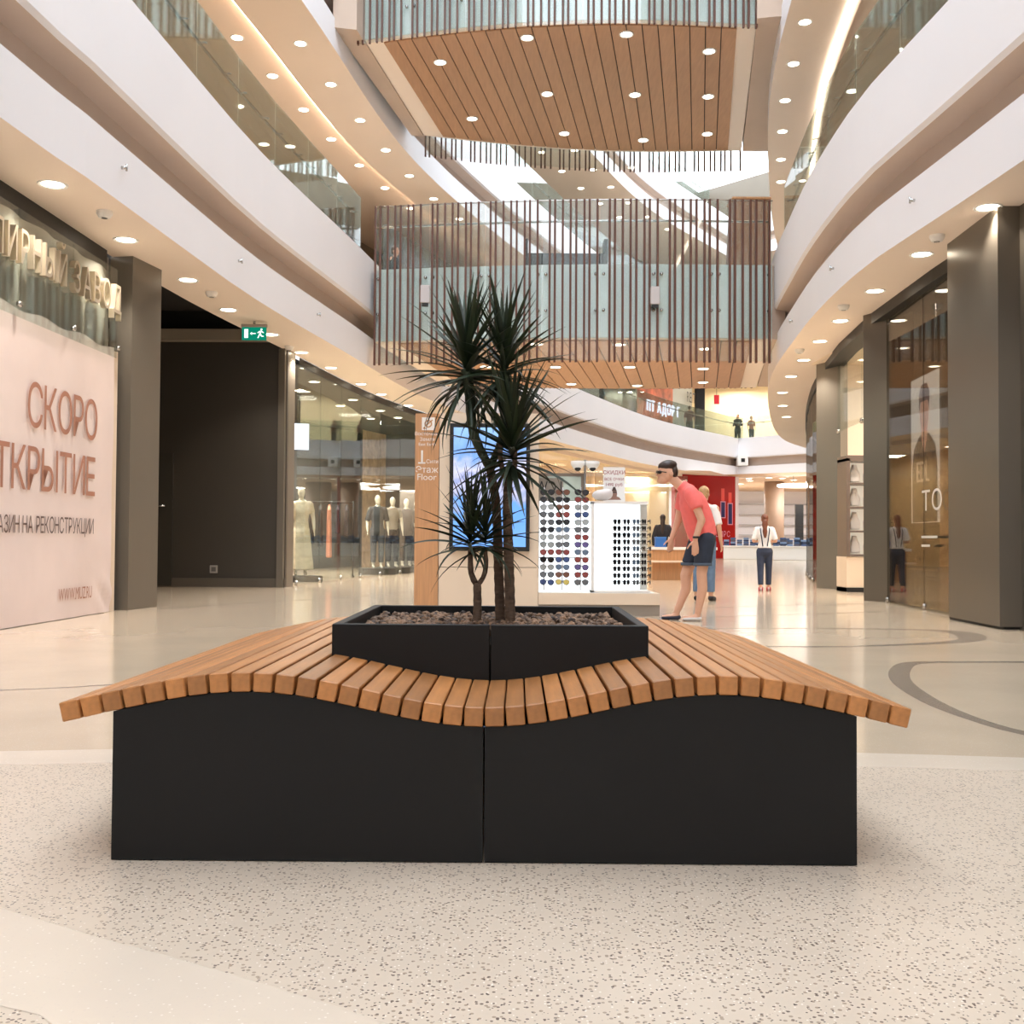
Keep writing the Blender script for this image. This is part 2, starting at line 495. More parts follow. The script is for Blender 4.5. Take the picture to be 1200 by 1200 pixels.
s_at = lambda C, y: min(zip(arclen(C), C), key=lambda q: abs(q[1].y - y))[0]
C2L = offset(LC, .5)
railing('clear glass railing on the first gallery above the jeweller banner', LC, 6.38, s_at(LC, 4), s_at(LC, 20.8))
railing('clear glass railing of the first gallery behind the lower footbridge', LC, 6.38, s_at(LC, 27.8), arclen(LC)[-1])
railing('clear glass railing on the first gallery above the dark storefront panels', RCr, 6.38, s_at(RCr, 20.4), s_at(RCr, 4))
railing('clear glass railing on the second gallery behind the upper footbridge', C2L, 12.38, s_at(C2L, 27.5), s_at(C2L, 57))
railing('clear glass railing on the top gallery under the skylight', C2L, 18.38, s_at(C2L, 34), s_at(C2L, 57))

# ------------------------------------------------------------------ footbridges
def footbridge(label, zs, near, far, name='footbridge', hang=.46, hang_far=.46):
    """zs: soffit height; near/far: plan curves of the two edges from left to right"""
    root = thing(name, label, 'footbridge', (0, 0, 0))
    zf = zs + 1.45
    N = [Vector(p) for p in near]; Fp = [Vector(p) for p in far]
    # deck slab: edge closed by mint panels, cream underside border
    n = len(N)
    vs_ = [(p.x, p.y, zs + .03) for p in N] + [(p.x, p.y, zs + .03) for p in Fp] + [(p.x, p.y, zf) for p in N] + [(p.x, p.y, zf) for p in Fp]
    fs = []
    for i in range(n - 1):
        fs += [(i, n + i, n + i + 1, i + 1), (2 * n + i, 2 * n + i + 1, 3 * n + i + 1, 3 * n + i), (i, i + 1, 2 * n + i + 1, 2 * n + i), (n + i + 1, n + i, 3 * n + i, 3 * n + i + 1)]
    fs += [(0, 2 * n, 3 * n, n), (n - 1, 2 * n - 1, 4 * n - 1, 3 * n - 1)]
    obj('deck', mesh('deck', vs_, fs, MINT), root)
    # underside: border and planks running across the bridge
    xl0, xr0 = N[0].x, N[-1].x

    def ypos(P, x):
        return [P[i - 1].y + (x - P[i - 1].x) / (P[i].x - P[i - 1].x) * (P[i].y - P[i - 1].y) for i in range(1, len(P)) if P[i - 1].x <= x <= P[i].x][0] if P[0].x < x < P[-1].x else (P[0].y if x <= P[0].x else P[-1].y)
    slope = .173
    vs_ = [(p.x, p.y, zs + .02) for p in N] + [(p.x, p.y, zs + .02) for p in Fp]
    obj('soffit_border', mesh('soffit_border', vs_, [(i, n + i, n + i + 1, i + 1) for i in range(n - 1)], CREAM), root)
    b = .34; pw = .305
    x = xl0 + b

    def edge_hit(P, x0, y0, off):   # follow a plank line to the curve P
        y = y0
        for _ in range(12): y = ypos(P, x0 + slope * (y - y0)) + off
        return (x0 + slope * (y - y0), y)
    y0 = N[n // 2].y
    gp = [edge_hit(N, xl0 + b, y0, .16), edge_hit(N, xr0 - b, y0, .16), edge_hit(Fp, xr0 - b, y0, -.16), edge_hit(Fp, xl0 + b, y0, -.16)]
    while x < xr0 - b - .05:
        x2 = min(x + pw, xr0 - b)
        q = [edge_hit(N, x + .011, y0, .16), edge_hit(N, x2 - .011, y0, .16), edge_hit(Fp, x2 - .011, y0, -.16), edge_hit(Fp, x + .011, y0, -.16)]
        v = [(px, py, zs - .012) for px, py in q] + [(px, py, zs + .018) for px, py in q]
        obj('soffit_plank', mesh('soffit_plank', v, [(3, 2, 1, 0), (4, 5, 6, 7), (0, 1, 5, 4), (1, 2, 6, 5), (2, 3, 7, 6), (3, 0, 4, 7)], PLANK), root)
        if x2 < xr0 - b - .05:
            g = [edge_hit(N, x2 - .011, y0, .16), edge_hit(N, x2 + .011, y0, .16), edge_hit(Fp, x2 + .011, y0, -.16), edge_hit(Fp, x2 - .011, y0, -.16)]
            obj('joint', mesh('joint', [(px, py, zs + .012) for px, py in g], [(3, 2, 1, 0)], GAP), root)
        x = x2
    # balustrades: glass sheets, wooden balusters in front, handrail inside
    for P, sgn in ((N, -1), (Fp, 1)):
        L = arclen(P); tot = L[-1]; s = .02; k = 0
        npan = 7; w = tot / npan
        for i in range(npan):
            a, _ = at_len(P, i * w + .01, L); b2, _ = at_len(P, (i + 1) * w - .01, L)
            o_ = .05 * sgn
            wallbox('glass_pane', (a.x, a.y + o_), (b2.x, b2.y + o_), .016, zs - (hang if sgn < 0 else hang_far) + .04, zf + 1.22, BRIDGEGLASS, root)
            if sgn < 0:
                for f in (.06, .94):
                    q = a.lerp(b2, f)
                    for zz in (zs + .55, zs + 1.25): tube('glass_clamp', [(q.x, q.y - .08, zz), (q.x, q.y - .02, zz)], .03, STEEL, root, 8)
        gaps = [.1, .15, .15, .11, .155, .1, .15, .235]
        while s < tot:
            p, t = at_len(P, s, L); y = p.y + .1 * sgn
            me = box_me('baluster', -.019, .019, -.035, .035, zs - (hang if sgn < 0 else hang_far), zf + 1.23, BRONZE)
            o = obj('baluster', me, root); o.location = (p.x, y, 0)
            s += gaps[k % 8]; k += 1
        pts = []
        for i in range(13):
            p, t = at_len(P, tot * i / 12, L); pts.append((p.x, p.y - .14 * sgn, zf + .88))
        tube('handrail', pts, .024, STEEL, root, 8)
        pts = [(q[0], q[1] + .19 * sgn, zf + 1.235) for q in pts]
        tube('top_rail', pts, .013, STEEL, root, 6)
    return root


def bow(a, b, sag, n=8): return [(a[0] + (b[0] - a[0]) * k / (n - 1), a[1] + (b[1] - a[1]) * k / (n - 1) - sag * math.sin(PI * k / (n - 1))) for k in range(n)]


lower = footbridge('lower footbridge with mint glass edge and wooden balusters above the plant', 4.75, bow((-2.74, 21.3), (4.98, 20.75), .25), bow((-1.75, 27.3), (6.15, 27.3), -.3), hang_far=-.02)
upper = footbridge('upper footbridge with a plank soffit high under the skylight', 10.75, bow((-3.12, 21.3), (4.62, 20.5), .5), bow((-2.2, 26.3), (5.75, 27.2), -.5), hang=.1)
# taupe returns between the upper bridge and the gallery edges
for nm, q in (('wing_panel', [(4.56, 20.15), (5.2, 20.0), (6.42, 27.1), (5.76, 27.1)]), ('wing_panel', [(-3.5, 20.6), (-3.06, 20.7), (-2.22, 26.2), (-2.5, 26.2)])):
    v = [(x, y, 10.72) for x, y in q] + [(x, y, 12.2) for x, y in q]
    obj(nm, mesh(nm, v, [(3, 2, 1, 0), (4, 5, 6, 7), (0, 1, 5, 4), (1, 2, 6, 5), (2, 3, 7, 6), (3, 0, 4, 7)], TAUPE), upper)
for nm, q in (('wing_panel', [(4.99, 20.8), (5.25, 20.8), (6.5, 27.2), (6.16, 27.2)]),):
    v = [(x, y, 4.78) for x, y in q] + [(x, y, 6.2) for x, y in q]
    obj(nm, mesh(nm, v, [(3, 2, 1, 0), (4, 5, 6, 7), (0, 1, 5, 4), (1, 2, 6, 5), (2, 3, 7, 6), (3, 0, 4, 7)], TAUPE), lower)
for x, z in ((-1.68, 5.55), (2.7, 5.55)):
    b_ = box('door_controller', -.09, .09, -.05, .05, -.17, .17, mat('light_grey_plastic', (190, 184, 184), .5), lower, .01); b_.location = (x, 20.55, z)
    k_ = box('controller_foot', -.06, .06, -.04, .04, -.06, 0, BLACK, b_); k_.location = (0, 0, -.17)

# bridge furniture
bb = thing('bench_frame', 'black metal bench frame standing on the lower footbridge', 'bench', (1.13, 23.4, 6.203))
for s in (-.86, .86): box('upright', s - .04, s + .04, -.25, .25, 0, 1.16, BLACK, bb)
box('beam', -.86, .86, -.2, .2, .52, .86, BLACK, bb)
pc = thing('planter_cabinet', 'tall oak clad cabinet at the end of the lower footbridge', 'cabinet', (4.87, 22.4, 6.203))
vs_ = [(-.42, -.3, 0), (.42, -.3, 0), (.42, .3, 0), (-.42, .3, 0), (-.34, -.26, 1.72), (.38, -.26, 1.72), (.38, .26, 1.72), (-.34, .26, 1.72)]
obj('cabinet_body', mesh('cabinet_body', vs_, [(3, 2, 1, 0), (4, 5, 6, 7), (0, 1, 5, 4), (1, 2, 6, 5), (2, 3, 7, 6), (3, 0, 4, 7)], mat('walnut_veneer', (150, 104, 70), .4, var=.12, vscale=3, stretch=(12, 12, .8))), pc)
box('top_cap', -.38, .42, -.3, .3, 1.72, 1.76, OAK, pc)

# ------------------------------------------------------------------ ceiling lamps
DL_RING = lathe_me('trim_ring', [(.075, .0), (.105, -.012), (.11, 0), (.11, .01)], PAPER)
DL_DISC = lathe_me('diffuser', [(.083, -.004), (.083, .004)], LAMPWARM)
DL_N = {}


def downlight(x, y, z, label, group, power=0, sc=1):
    o = thing('downlight', label, 'ceiling light', (x, y, z), 0, group); o.scale = (sc, sc, 1)
    obj('trim_ring', DL_RING, o); obj('diffuser', DL_DISC, o)
    if power:
        ld = bpy.data.lights.new('downlight_bulb', 'SPOT'); ld.energy = power * LAMP; ld.color = (1, .9, .79); ld.spot_size = R_(105); ld.spot_blend = .7; ld.shadow_soft_size = .08
        lo = bpy.data.objects.new('downlight_bulb', ld); COL.objects.link(lo); lo.parent = o; lo.location = (0, 0, -.03)
    return o


gl = 'downlights in the soffit over the jeweller and fashion shop'
for x, y in [(-4.5, 8.6), (-4.48, 10.44), (-4.46, 12.38), (-4.32, 14.3), (-4.27, 16.16), (-4.06, 18.11), (-3.89, 19.84), (-3.64, 21.6), (-3.35, 23.84), (-3.1, 25.5), (-2.67, 27.59)]:
    downlight(x, y, 4.3, 'round recessed downlight in the soffit ' + ('over the jeweller front' if y < 13 else 'before the dark corridor' if y < 19.5 else 'over the fashion shop glass'), gl + (' a' if y < 13 else ' b' if y < 19.5 else ' c'), 45, 1.3)
gr = 'downlights in the soffit over the dark panel storefronts'
for x, y in [(4.95, 9.2), (4.84, 10.98), (4.85, 12.8), (4.93, 14.69), (5.07, 16.7), (5.24, 18.42), (5.48, 20.34), (5.76, 22.35), (6.19, 24.79), (6.8, 27.2), (7.5, 29.6)]:
    downlight(x, y, 4.3, 'round recessed downlight in the soffit ' + ('over the tall grey panel' if y < 12 else 'over the dark poster window' if y < 16 else 'over the jewellery shop' if y < 21 else 'over the far dark glazing'), gr + (' a' if y < 12 else ' b' if y < 16 else ' c' if y < 21 else ' d'), 45, 1.3)
g2 = 'downlights in the second gallery soffit by the upper footbridge'
for x, y in [(-4.08, 20.39), (-3.81, 22.24), (-3.47, 24.15), (-3.11, 26.01), (-2.71, 27.85), (-2.22, 29.74), (-1.6, 31.6), (-4.35, 18.5)]:
    downlight(x, y, 10.3, 'round downlight in the outer strip of the second gallery soffit', 'downlights in the outer strip of the second gallery soffit', 0, 1.25)
for x, y in [(-5.33, 20.55), (-5.03, 22.26), (-4.72, 24.02), (-4.4, 25.8), (-3.98, 27.61), (-3.53, 29.39), (-5.6, 18.8), (-3.0, 31.2)]:
    downlight(x, y, 10.48, 'round downlight in the inner ceiling of the second gallery', 'downlights in the inner ceiling of the second gallery', 60, 1.25)
for x, y in [(5.26, 19.42), (5.5, 21.14), (5.78, 22.92), (6.16, 24.66), (6.58, 26.49), (6.99, 28.14)]:
    downlight(x, y, 10.3, 'round downlight in the soffit beside the bright cove strip', 'downlights beside the cove strip', 0, 1.25)
for x, y in [(-1.54, 22.13), (.24, 21.01), (2.17, 20.84), (3.91, 21.55), (.72, 23.68), (2.66, 23.7), (4.29, 23.77), (-.99, 25.11), (1.21, 26.0), (3.17, 26.4), (4.67, 25.97)]:
    downlight(x, y, 10.727, f'round downlight in the {"front" if y < 22.5 else "middle" if y < 25 else "rear"} row of the upper footbridge plank soffit', f'{"front" if y < 22.5 else "middle" if y < 25 else "rear"} row of downlights under the upper footbridge', 0, 1.3)
for x, y in [(.46, 21.2), (2.09, 21.2), (.95, 24.0), (2.59, 23.94), (4.25, 24.11), (3.85, 21.6), (1.44, 26.6), (3.09, 26.8), (4.61, 26.18), (-.6, 24)]:
    downlight(x, y, 4.727, f'round downlight in the {"front" if y < 22.5 else "middle" if y < 25 else "rear"} row of the lower footbridge plank soffit', f'{"front" if y < 22.5 else "middle" if y < 25 else "rear"} row of downlights under the lower footbridge', 30, 1.3)
C2a = offset(C2L, .55)
for k in range(9):
    p, _ = at_len(C2a, s_at(C2a, 36) + 2.4 * k)
    downlight(p.x, p.y, 16.3, 'small round downlight in the top gallery soffit', 'downlights in the top gallery soffit', 0, 1.6)
    p, _ = at_len(offset(C2L, 2.0), s_at(C2a, 34) + 2.4 * k)
    downlight(p.x, p.y, 16.48, 'small round downlight in the top gallery inner ceiling', 'downlights in the top gallery inner ceiling', 0, 1.6)

# bright cove strip on the right, softer one on the left
for side, C in (('right', RCr), ('left', C2L)):
    st = sweep('cove_light', [p for p in offset(C, 1.17 if side == 'left' else 1.02) if 4 < p.y < 44], [(0, 10.31 if side == 'left' else 10.285), (.09, 10.31 if side == 'left' else 10.285)] if side == 'right' else [(.06, 10.4), (.12, 10.4)], LEDWHITE if side == 'right' else emat('warm_cove_led', (255, 218, 184), 11))
    if side == 'right':
        sol = st.modifiers.new('depth', 'SOLIDIFY'); sol.thickness = .03
    tag(st, 'bright continuous cove light strip along the second gallery soffit' if side == 'right' else 'soft warm cove light hidden behind the soffit step', 'light strip')

# smoke detectors and small ceiling devices
DET = lathe_me('detector_base', [(.055, 0), (.055, -.02), (.04, -.045), (.015, -.05)], PAPER)
for x, y, z, lb in [(-4.3, 11.3, 4.3, 'soffit near the jeweller sign'), (-4.2, 15.0, 4.3, 'soffit by the dark corridor'), (-3.98, 19.2, 4.3, 'soffit by the exit sign'), (4.72, 12.0, 4.3, 'soffit by the tall grey panel'), (4.78, 15.6, 4.3, 'soffit by the jewellery cabinet window'), (5.1, 19.2, 4.3, 'soffit by the far grey column'), (-4.6, 19.4, 10.48, 'second gallery inner ceiling near its first lamps'), (-4.3, 23.4, 10.48, 'second gallery inner ceiling farther along')]:
    d = thing('smoke_detector', f'small white smoke detector on the {lb}', 'detector', (x, y, z)); o = obj('detector_base', DET, d); o.scale = (1.5, 1.5, 1.5)
    d2 = obj('sensor_cap', lathe_me('sensor_cap', [(.03, -.075), (.035, -.066), (.02, -.055)], mat('dark_plastic', (70, 64, 60), .5)), d)

# sprinklers on the lower white fascia
for x, y in ((-4.03, 11.0), (-3.75, 14.7), (-3.35, 18.2), (4.43, 11.9), (4.42, 14.9), (4.75, 18.5)):
    C = LC if x < 0 else RC; xx = x_at(C, y); s = 1 if x < 0 else -1
    d = thing('sprinkler', 'tiny chrome sprinkler on the lower white fascia band', 'sprinkler', (xx, y, 4.66), 0, 'sprinklers on the lower fascia bands')
    tube('sprinkler_stem', [(-.01 * s, 0, 0), (.05 * s, 0, 0)], .018, STEEL, d, 8); tube('deflector', [(.05 * s, 0, -.035), (.05 * s, 0, .035)], .012, STEEL, d, 6)

# ------------------------------------------------------------------ bench with planter
BX, BY0, BY1 = -.065, 2.925, 5.11
bench = thing('planter_bench', 'square charcoal bench with wavy wooden slat seat around a planter box', 'bench', (BX, (BY0 + BY1) / 2, 0), R_(-.35))
HD = (BY1 - BY0) / 2


def zb(x):
    x = abs(x); f = lambda u: .4125 - .0445 * math.cos(PI * u / .64)
    if x <= 1.0: return f(x)
    return f(1.0) + (x - 1.0) * -.235


def dzb(x): return (zb(x + .002) - zb(x - .002)) / .004


def wave_panel(name, x0, x1, y0, y1, m):
    n = 28; vs_, fs = [], []
    xs = [x0 + (x1 - x0) * k / n for k in range(n + 1)]
    for y in (y0, y1):
        vs_ += [(x, y, .004) for x in xs] + [(x, y, zb(x) - .002) for x in xs]
    q = n + 1
    for k in range(n):
        fs += [(k, k + 1, q + k + 1, q + k), (2 * q + k + 1, 2 * q + k, 3 * q + k, 3 * q + k + 1), (q + k, q + k + 1, 3 * q + k + 1, 3 * q + k), (k + 1, k, 2 * q + k, 2 * q + k + 1)]
    fs += [(0, q, 3 * q, 2 * q), (n, 2 * q + n, 3 * q + n, q + n)]
    return obj(name, mesh(name, vs_, fs, m), bench)


for ya, yb in ((-HD + .012, -HD + .04), (HD - .04, HD - .012)):
    wave_panel('base_panel', -1.003, -.0025, ya, yb, CHAR); wave_panel('base_panel', .0025, 1.003, ya, yb, CHAR)
for s in (-1, 1): box('side_panel', min(s * 1.003, s * .975), max(s * 1.003, s * .975), -HD + .04, HD - .04, .004, zb(1.0) - .004, CHAR, bench)
PF, PB, PX = 3.5 - (BY0 + BY1) / 2, 4.53 - (BY0 + BY1) / 2, .51
SL_W, SL_T = .0505, .052
slat_long = box_me('seat_slat', -SL_W / 2, SL_W / 2, -HD, HD, 0, SL_T, SLAT, .0028)
slat_f = box_me('seat_slat', -SL_W / 2, SL_W / 2, -HD, PF - .003, 0, SL_T, SLAT, .0028)
slat_b = box_me('seat_slat', -SL_W / 2, SL_W / 2, PB + .003, HD, 0, SL_T, SLAT, .0028)
# even steps along the wave
xs, x = [], 0.0
half = []
x = .0288
while x < 1.15:
    half.append(x); x += .0577 / math.sqrt(1 + dzb(x) ** 2)
for x in [-v for v in half[::-1]] + half:
    th = math.atan(dzb(x))
    for me in ([slat_long] if abs(x) > PX + SL_W / 2 else [slat_f, slat_b]):
        o = obj('seat_slat', me, bench); o.location = (x, 0, zb(x) + .001); o.rotation_euler = (0, -th, 0)
# planter box: panels with a centre joint, rim and inner faces
zt = .597; t = .032
for x0, x1 in ((-PX, -.002), (.002, PX)):
    box('planter_panel', x0, x1, PF, PF + t, .36, zt, CHAR, bench, .002); box('planter_panel', x0, x1, PB - t, PB, .36, zt, CHAR, bench, .002)
for s in (-1, 1):
    box('planter_panel', min(s * PX, s * (PX - t)), max(s * PX, s * (PX - t)), PF + t, PB - t, .36, zt, CHAR, bench, .002)
box('planter_bottom', -PX + t, PX - t, PF + t, PB - t, .48, .53, BLACK, bench)

# gravel
bm = bmesh.new(); rg = random.Random(3)
pcx, pcy = BX, 4.015
for k in range(1500):
    x = pcx + rg.uniform(-.455, .455); y = pcy + rg.uniform(-.46, .46); r = rg.uniform(.010, .018)
    M = Matrix.Translation((x, y, .553 + rg.uniform(0, .016))) @ Matrix.Rotation(rg.uniform(0, 6.3), 4, (rg.random() - .5, rg.random() - .5, 1)) @ Matrix.Diagonal((r * rg.uniform(.9, 1.4), r, r * rg.uniform(.6, .9), 1))
    bmesh.ops.create_icosphere(bm, subdivisions=1, radius=1, matrix=M)
me = bpy.data.meshes.new('gravel'); bm.to_mesh(me); bm.free()
gm = mat('brown_pebbles', (120, 98, 80), .7)
nt = gm.node_tree; ge = nt.nodes.new('ShaderNodeNewGeometry'); rp = nt.nodes.new('ShaderNodeValToRGB')
rp.color_ramp.elements[0].color = srgb((46, 32, 24)); rp.color_ramp.elements[1].color = srgb((150, 116, 88))
nt.links.new(ge.outputs['Random Per Island'], rp.inputs[0]); nt.links.new(rp.outputs[0], nt.nodes['Principled BSDF'].inputs['Base Color'])
me.materials.append(gm)
tag(obj('gravel', me), 'brown rounded pebbles filling the planter box', 'gravel', kind='stuff')

# dracaenas
LEAF = mat('dracaena_leaf', (33, 47, 26), .5, var=.25, vscale=6, rnd=.3)
BARK = mat('dracaena_bark', (96, 76, 60), .8, var=.3, vscale=12, stretch=(1, 1, 5), bump=.5, bscale=26)
GREENSTEM = mat('leaf_base_stem', (44, 54, 34), .7, var=.3, vscale=20)


def leaf_me(length, w, droop):
    n = 9; vs_, fs = [], []
    a = 0; p = Vector((0, 0, 0))
    for k in range(n + 1):
        t = k / n; ww = w * min(1, .55 + 2.2 * t) * (1 - t ** 2.2) * .5 + .0004
        vs_ += [(p.x, -ww, p.z + ww * .5), (p.x, 0, p.z), (p.x, ww, p.z + ww * .5)]
        a = -droop * t ** 1.4; p = p + Vector((math.cos(a), 0, math.sin(a))) * (length / n)
        if k: b = 3 * k; fs += [(b - 3, b - 2, b + 1, b), (b - 2, b - 1, b + 2, b + 1)]
    return mesh('leaf', vs_, fs, LEAF, True)


LEAVES = [leaf_me(l, w, d) for l, w, d in ((.30, .021, .15), (.33, .023, .35), (.31, .022, .6), (.34, .02, .95), (.28, .02, 1.35), (.26, .022, .1))]


def head(plant, c, n, rg, size=1, top=88, low=-25, hgt=.13):
    c = Vector(c)
    for k in range(n):
        f = (k + .5) / n                                   # 0 top .. 1 bottom
        el = R_(top + (low - top) * f ** 1.25 + rg.uniform(-7, 7)); az = k * 2.39996 + rg.uniform(-.25, .25)
        vi = 0 if f < .25 else (rg.choice((0, 1, 5)) if f < .5 else (rg.choice((1, 2)) if f < .75 else rg.choice((2, 3, 4))))
        o = obj('leaf', LEAVES[vi], plant); s = size * rg.uniform(.82, 1.1)
        o.matrix_local = Matrix.Translation(c + Vector((0, 0, hgt * (1 - f)))) @ Matrix.Rotation(az, 4, 'Z') @ Matrix.Rotation(-el, 4, 'Y') @ Matrix.Rotation(rg.uniform(-.5, .5), 4, 'X') @ Matrix.Diagonal((s, s, s, 1))


def trunk(name, plant, pts, r0, r1, m=BARK):
    C = catmull([Vector(p) for p in pts], .02); n = len(C); rg_ = random.Random(5)
    return obj(name, tube_me(name, C, [(r0 + (r1 - r0) * i / n) * (1.06 if i % 2 else .96) for i in range(n)], m, 12), plant)


rg = random.Random(11)
py = 4.0
# small forked one
d1 = thing('dracaena', 'small dracaena with a forked trunk and two leaf heads in the planter', 'plant', (-.125, py - .06, .55))
trunk('trunk', d1, [(0, 0, -.005), (.002, 0, .08), (0, 0, .165)], .017, .014)
trunk('branch', d1, [(0, 0, .155), (-.022, 0, .20), (-.026, .01, .29)], .011, .009); trunk('branch', d1, [(0, 0, .155), (.022, 0, .185), (.032, -.01, .23), (.028, -.01, .29)], .009, .008)
head(d1, (-.026, .01, .28), 46, rg, .8, 86, -12, .1); head(d1, (.03, -.01, .285), 40, rg, .78, 86, -20, .1)
# middle one
d2 = thing('dracaena', 'middle dracaena with a thick straight trunk and one broad leaf head', 'plant', (-.005, py - .02, .55))
trunk('trunk', d2, [(.002, 0, -.005), (-.004, 0, .2), (-.012, 0, .42), (-.01, 0, .54)], .02, .017)
trunk('branch', d2, [(-.01, 0, .53), (.012, .0, .58), (.014, 0, .66)], .01, .009); trunk('branch', d2, [(-.01, 0, .53), (-.036, .0, .6), (-.04, 0, .68)], .01, .009)
head(d2, (.004, 0, .585), 84, rg, 1.02, 84, -30, .14)
# tall one
d3 = thing('dracaena', 'tallest dracaena with a slender trunk and two high leaf heads', 'plant', (-.04, py + .05, .55))
trunk('trunk', d3, [(0, 0, -.005), (-.008, 0, .2), (-.02, 0, .45), (-.045, 0, .6)], .019, .017)
trunk('branch', d3, [(-.045, 0, .59), (-.105, 0, .72), (-.12, 0, .86), (-.135, 0, .96)], .016, .022, GREENSTEM)
trunk('branch', d3, [(-.045, 0, .59), (-.0, .03, .70), (.012, .02, .84), (.01, .02, .96)], .014, .02, GREENSTEM)
head(d3, (-.135, 0, .88), 92, rg, .97, 80, -42, .16); head(d3, (.008, .02, .89), 80, rg, .97, 80, -42, .15)

# ------------------------------------------------------------------ kiosk with screen and sunglasses
KY = 12.6
kw = thing('kiosk_wall', 'beige laminate kiosk wall carrying the tall screen', 'kiosk', (0, KY, 0))
box('wall_panel', -.85, .31, 0, 1.6, .56, 2.35, BEIGE, kw); box('lower_panel', -.85, .31, 0, 1.6, .02, .553, BEIGE, kw)
py_ = thing('information_pylon', 'oak information pylon with a white logo and floor number', 'sign', (-.99, KY - .02, 0))
box('pylon_body', -.14, .135, 0, 1.2, 0, 2.34, OAK, py_)
WPRINT = mat('white_print', (238, 232, 226), .5)
FX = lambda x, z, y=-.004: frame_mat((x, y, z), (1, 0, 0))
lg = thing_ = obj('logo', mesh('logo', [(-.075, 0, -.075), (.075, 0, -.075), (.075, 0, .075), (-.075, 0, .075)], [(0, 1, 2, 3)], WPRINT), py_); lg.location = (.01, -.003, 2.22)
ring = [(.045 * math.cos(2 * PI * k / 24), 0, .045 * math.sin(2 * PI * k / 24)) for k in range(24)] + [(.03 * math.cos(2 * PI * k / 24), 0, .03 * math.sin(2 * PI * k / 24)) for k in range(24)]
lr = obj('logo_ring', mesh('logo_ring', ring, [(k, (k + 1) % 24, 24 + (k + 1) % 24, 24 + k) for k in range(24)], OAK), lg); lr.location = (0, -.003, 0)
for k in (0, 1):
    lt = obj('logo_mark', mesh('logo_mark', [(-.03, 0, -.012), (.045, 0, .05), (.055, 0, .04), (-.02, 0, -.024)] if k == 0 else [(-.06, 0, -.06), (-.02, 0, -.06), (-.045, 0, -.035), (-.06, 0, -.045)], [(0, 1, 2, 3)], OAK), lg); lt.location = (0, -.003, 0)
for tx, z, s in (('Восточная', 2.085, .058), ('Земля', 2.02, .058), ('East Earth', 1.965, .05)): printed(tx, s, WPRINT, FX(.0, z), py_)
printed('1', .22, WPRINT, FX(-.06, 1.76), py_); box('numeral_foot', -.105, -.02, -.004, -.001, 1.755, 1.772, WPRINT, py_); printed('Сити', .062, WPRINT, FX(.06, 1.76), py_)
printed('Этаж', .105, WPRINT, FX(.0, 1.65), py_); printed('Floor', .105, WPRINT, FX(.0, 1.565), py_)

sc_ = thing('digital_screen', 'tall portrait advertising screen showing a blue mountain picture', 'screen', (-.26, KY - .075, 0))
box('screen_frame', -.465, .465, 0, .07, .745, 2.225, BLACK, sc_, .006)
scm = bpy.data.materials.new('blue_picture'); scm.use_nodes = True; nt = scm.node_tree; nt.nodes.remove(nt.nodes['Principled BSDF'])
tc = nt.nodes.new('ShaderNodeTexCoord'); sx = nt.nodes.new('ShaderNodeSeparateXYZ'); nt.links.new(tc.outputs['Object'], sx.inputs[0])
nz = nt.nodes.new('ShaderNodeTexNoise'); nz.inputs['Scale'].default_value = 5; nz.inputs['Detail'].default_value = 8; nt.links.new(tc.outputs['Object'], nz.inputs['Vector'])
ad = nt.nodes.new('ShaderNodeMath'); ad.operation = 'MULTIPLY_ADD'; ad.inputs[1].default_value = .55; nt.links.new(nz.outputs[0], ad.inputs[0])
mz = nt.nodes.new('ShaderNodeMapRange'); mz.inputs[1].default_value = -.7; mz.inputs[2].default_value = .7; mz.inputs[3].default_value = -.27; mz.inputs[4].default_value = .73
nt.links.new(sx.outputs[2], mz.inputs[0]); nt.links.new(mz.outputs[0], ad.inputs[2])
rp = nt.nodes.new('ShaderNodeValToRGB'); e = rp.color_ramp.elements
e[0].position = 0; e[0].color = srgb((120, 170, 240)); e[1].position = 1; e[1].color = srgb((150, 190, 245))
for p_, c_ in ((.33, (110, 164, 240)), (.40, (150, 165, 200)), (.5, (196, 196, 226)), (.56, (150, 160, 205)), (.64, (205, 205, 232)), (.78, (120, 160, 225))):
    k = e.new(p_); k.color = srgb(c_)
nt.links.new(ad.outputs[0], rp.inputs[0])
em = nt.nodes.new('ShaderNodeEmission'); em.inputs[1].default_value = .8; nt.links.new(rp.outputs[0], em.inputs[0]); nt.links.new(em.outputs[0], nt.nodes['Material Output'].inputs[0])
dp = box('display', -.42, .42, -.004, 0, -.69, .69, scm, sc_); dp.location = (0, 0, 1.485)

kc = thing('kiosk_counter', 'low beige kiosk counter under the sunglasses displays', 'counter', (0, KY, 0))
box('counter_body', .315, 1.72, -.02, 1.5, .13, .262, BEIGE, kc); box('counter_body', .315, 1.66, .02, 1.5, .262, .27, PAPER, kc)
box('kick_plate', .315, 1.72, -.0, 1.45, .0, .13, mat('grey_kick_plate', (150, 140, 128), .5), kc)
# flat lit display
fd = thing('sunglasses_rack', 'flat backlit sunglasses rack beside the screen', 'display', (.61, KY + .06, .273))
box('light_panel', -.29, .3, 0, .03, .0, 1.06, LIGHTBOX, fd)
for z in (.4, .74): box('crossbar', -.29, .3, -.012, 0, z - .006, z + .006, STEEL, fd)
for x in (-.235, -.02, .19): box('rack_post', x - .008, x + .008, -.042, -.012, 0.02, 1.22, STEEL, fd)
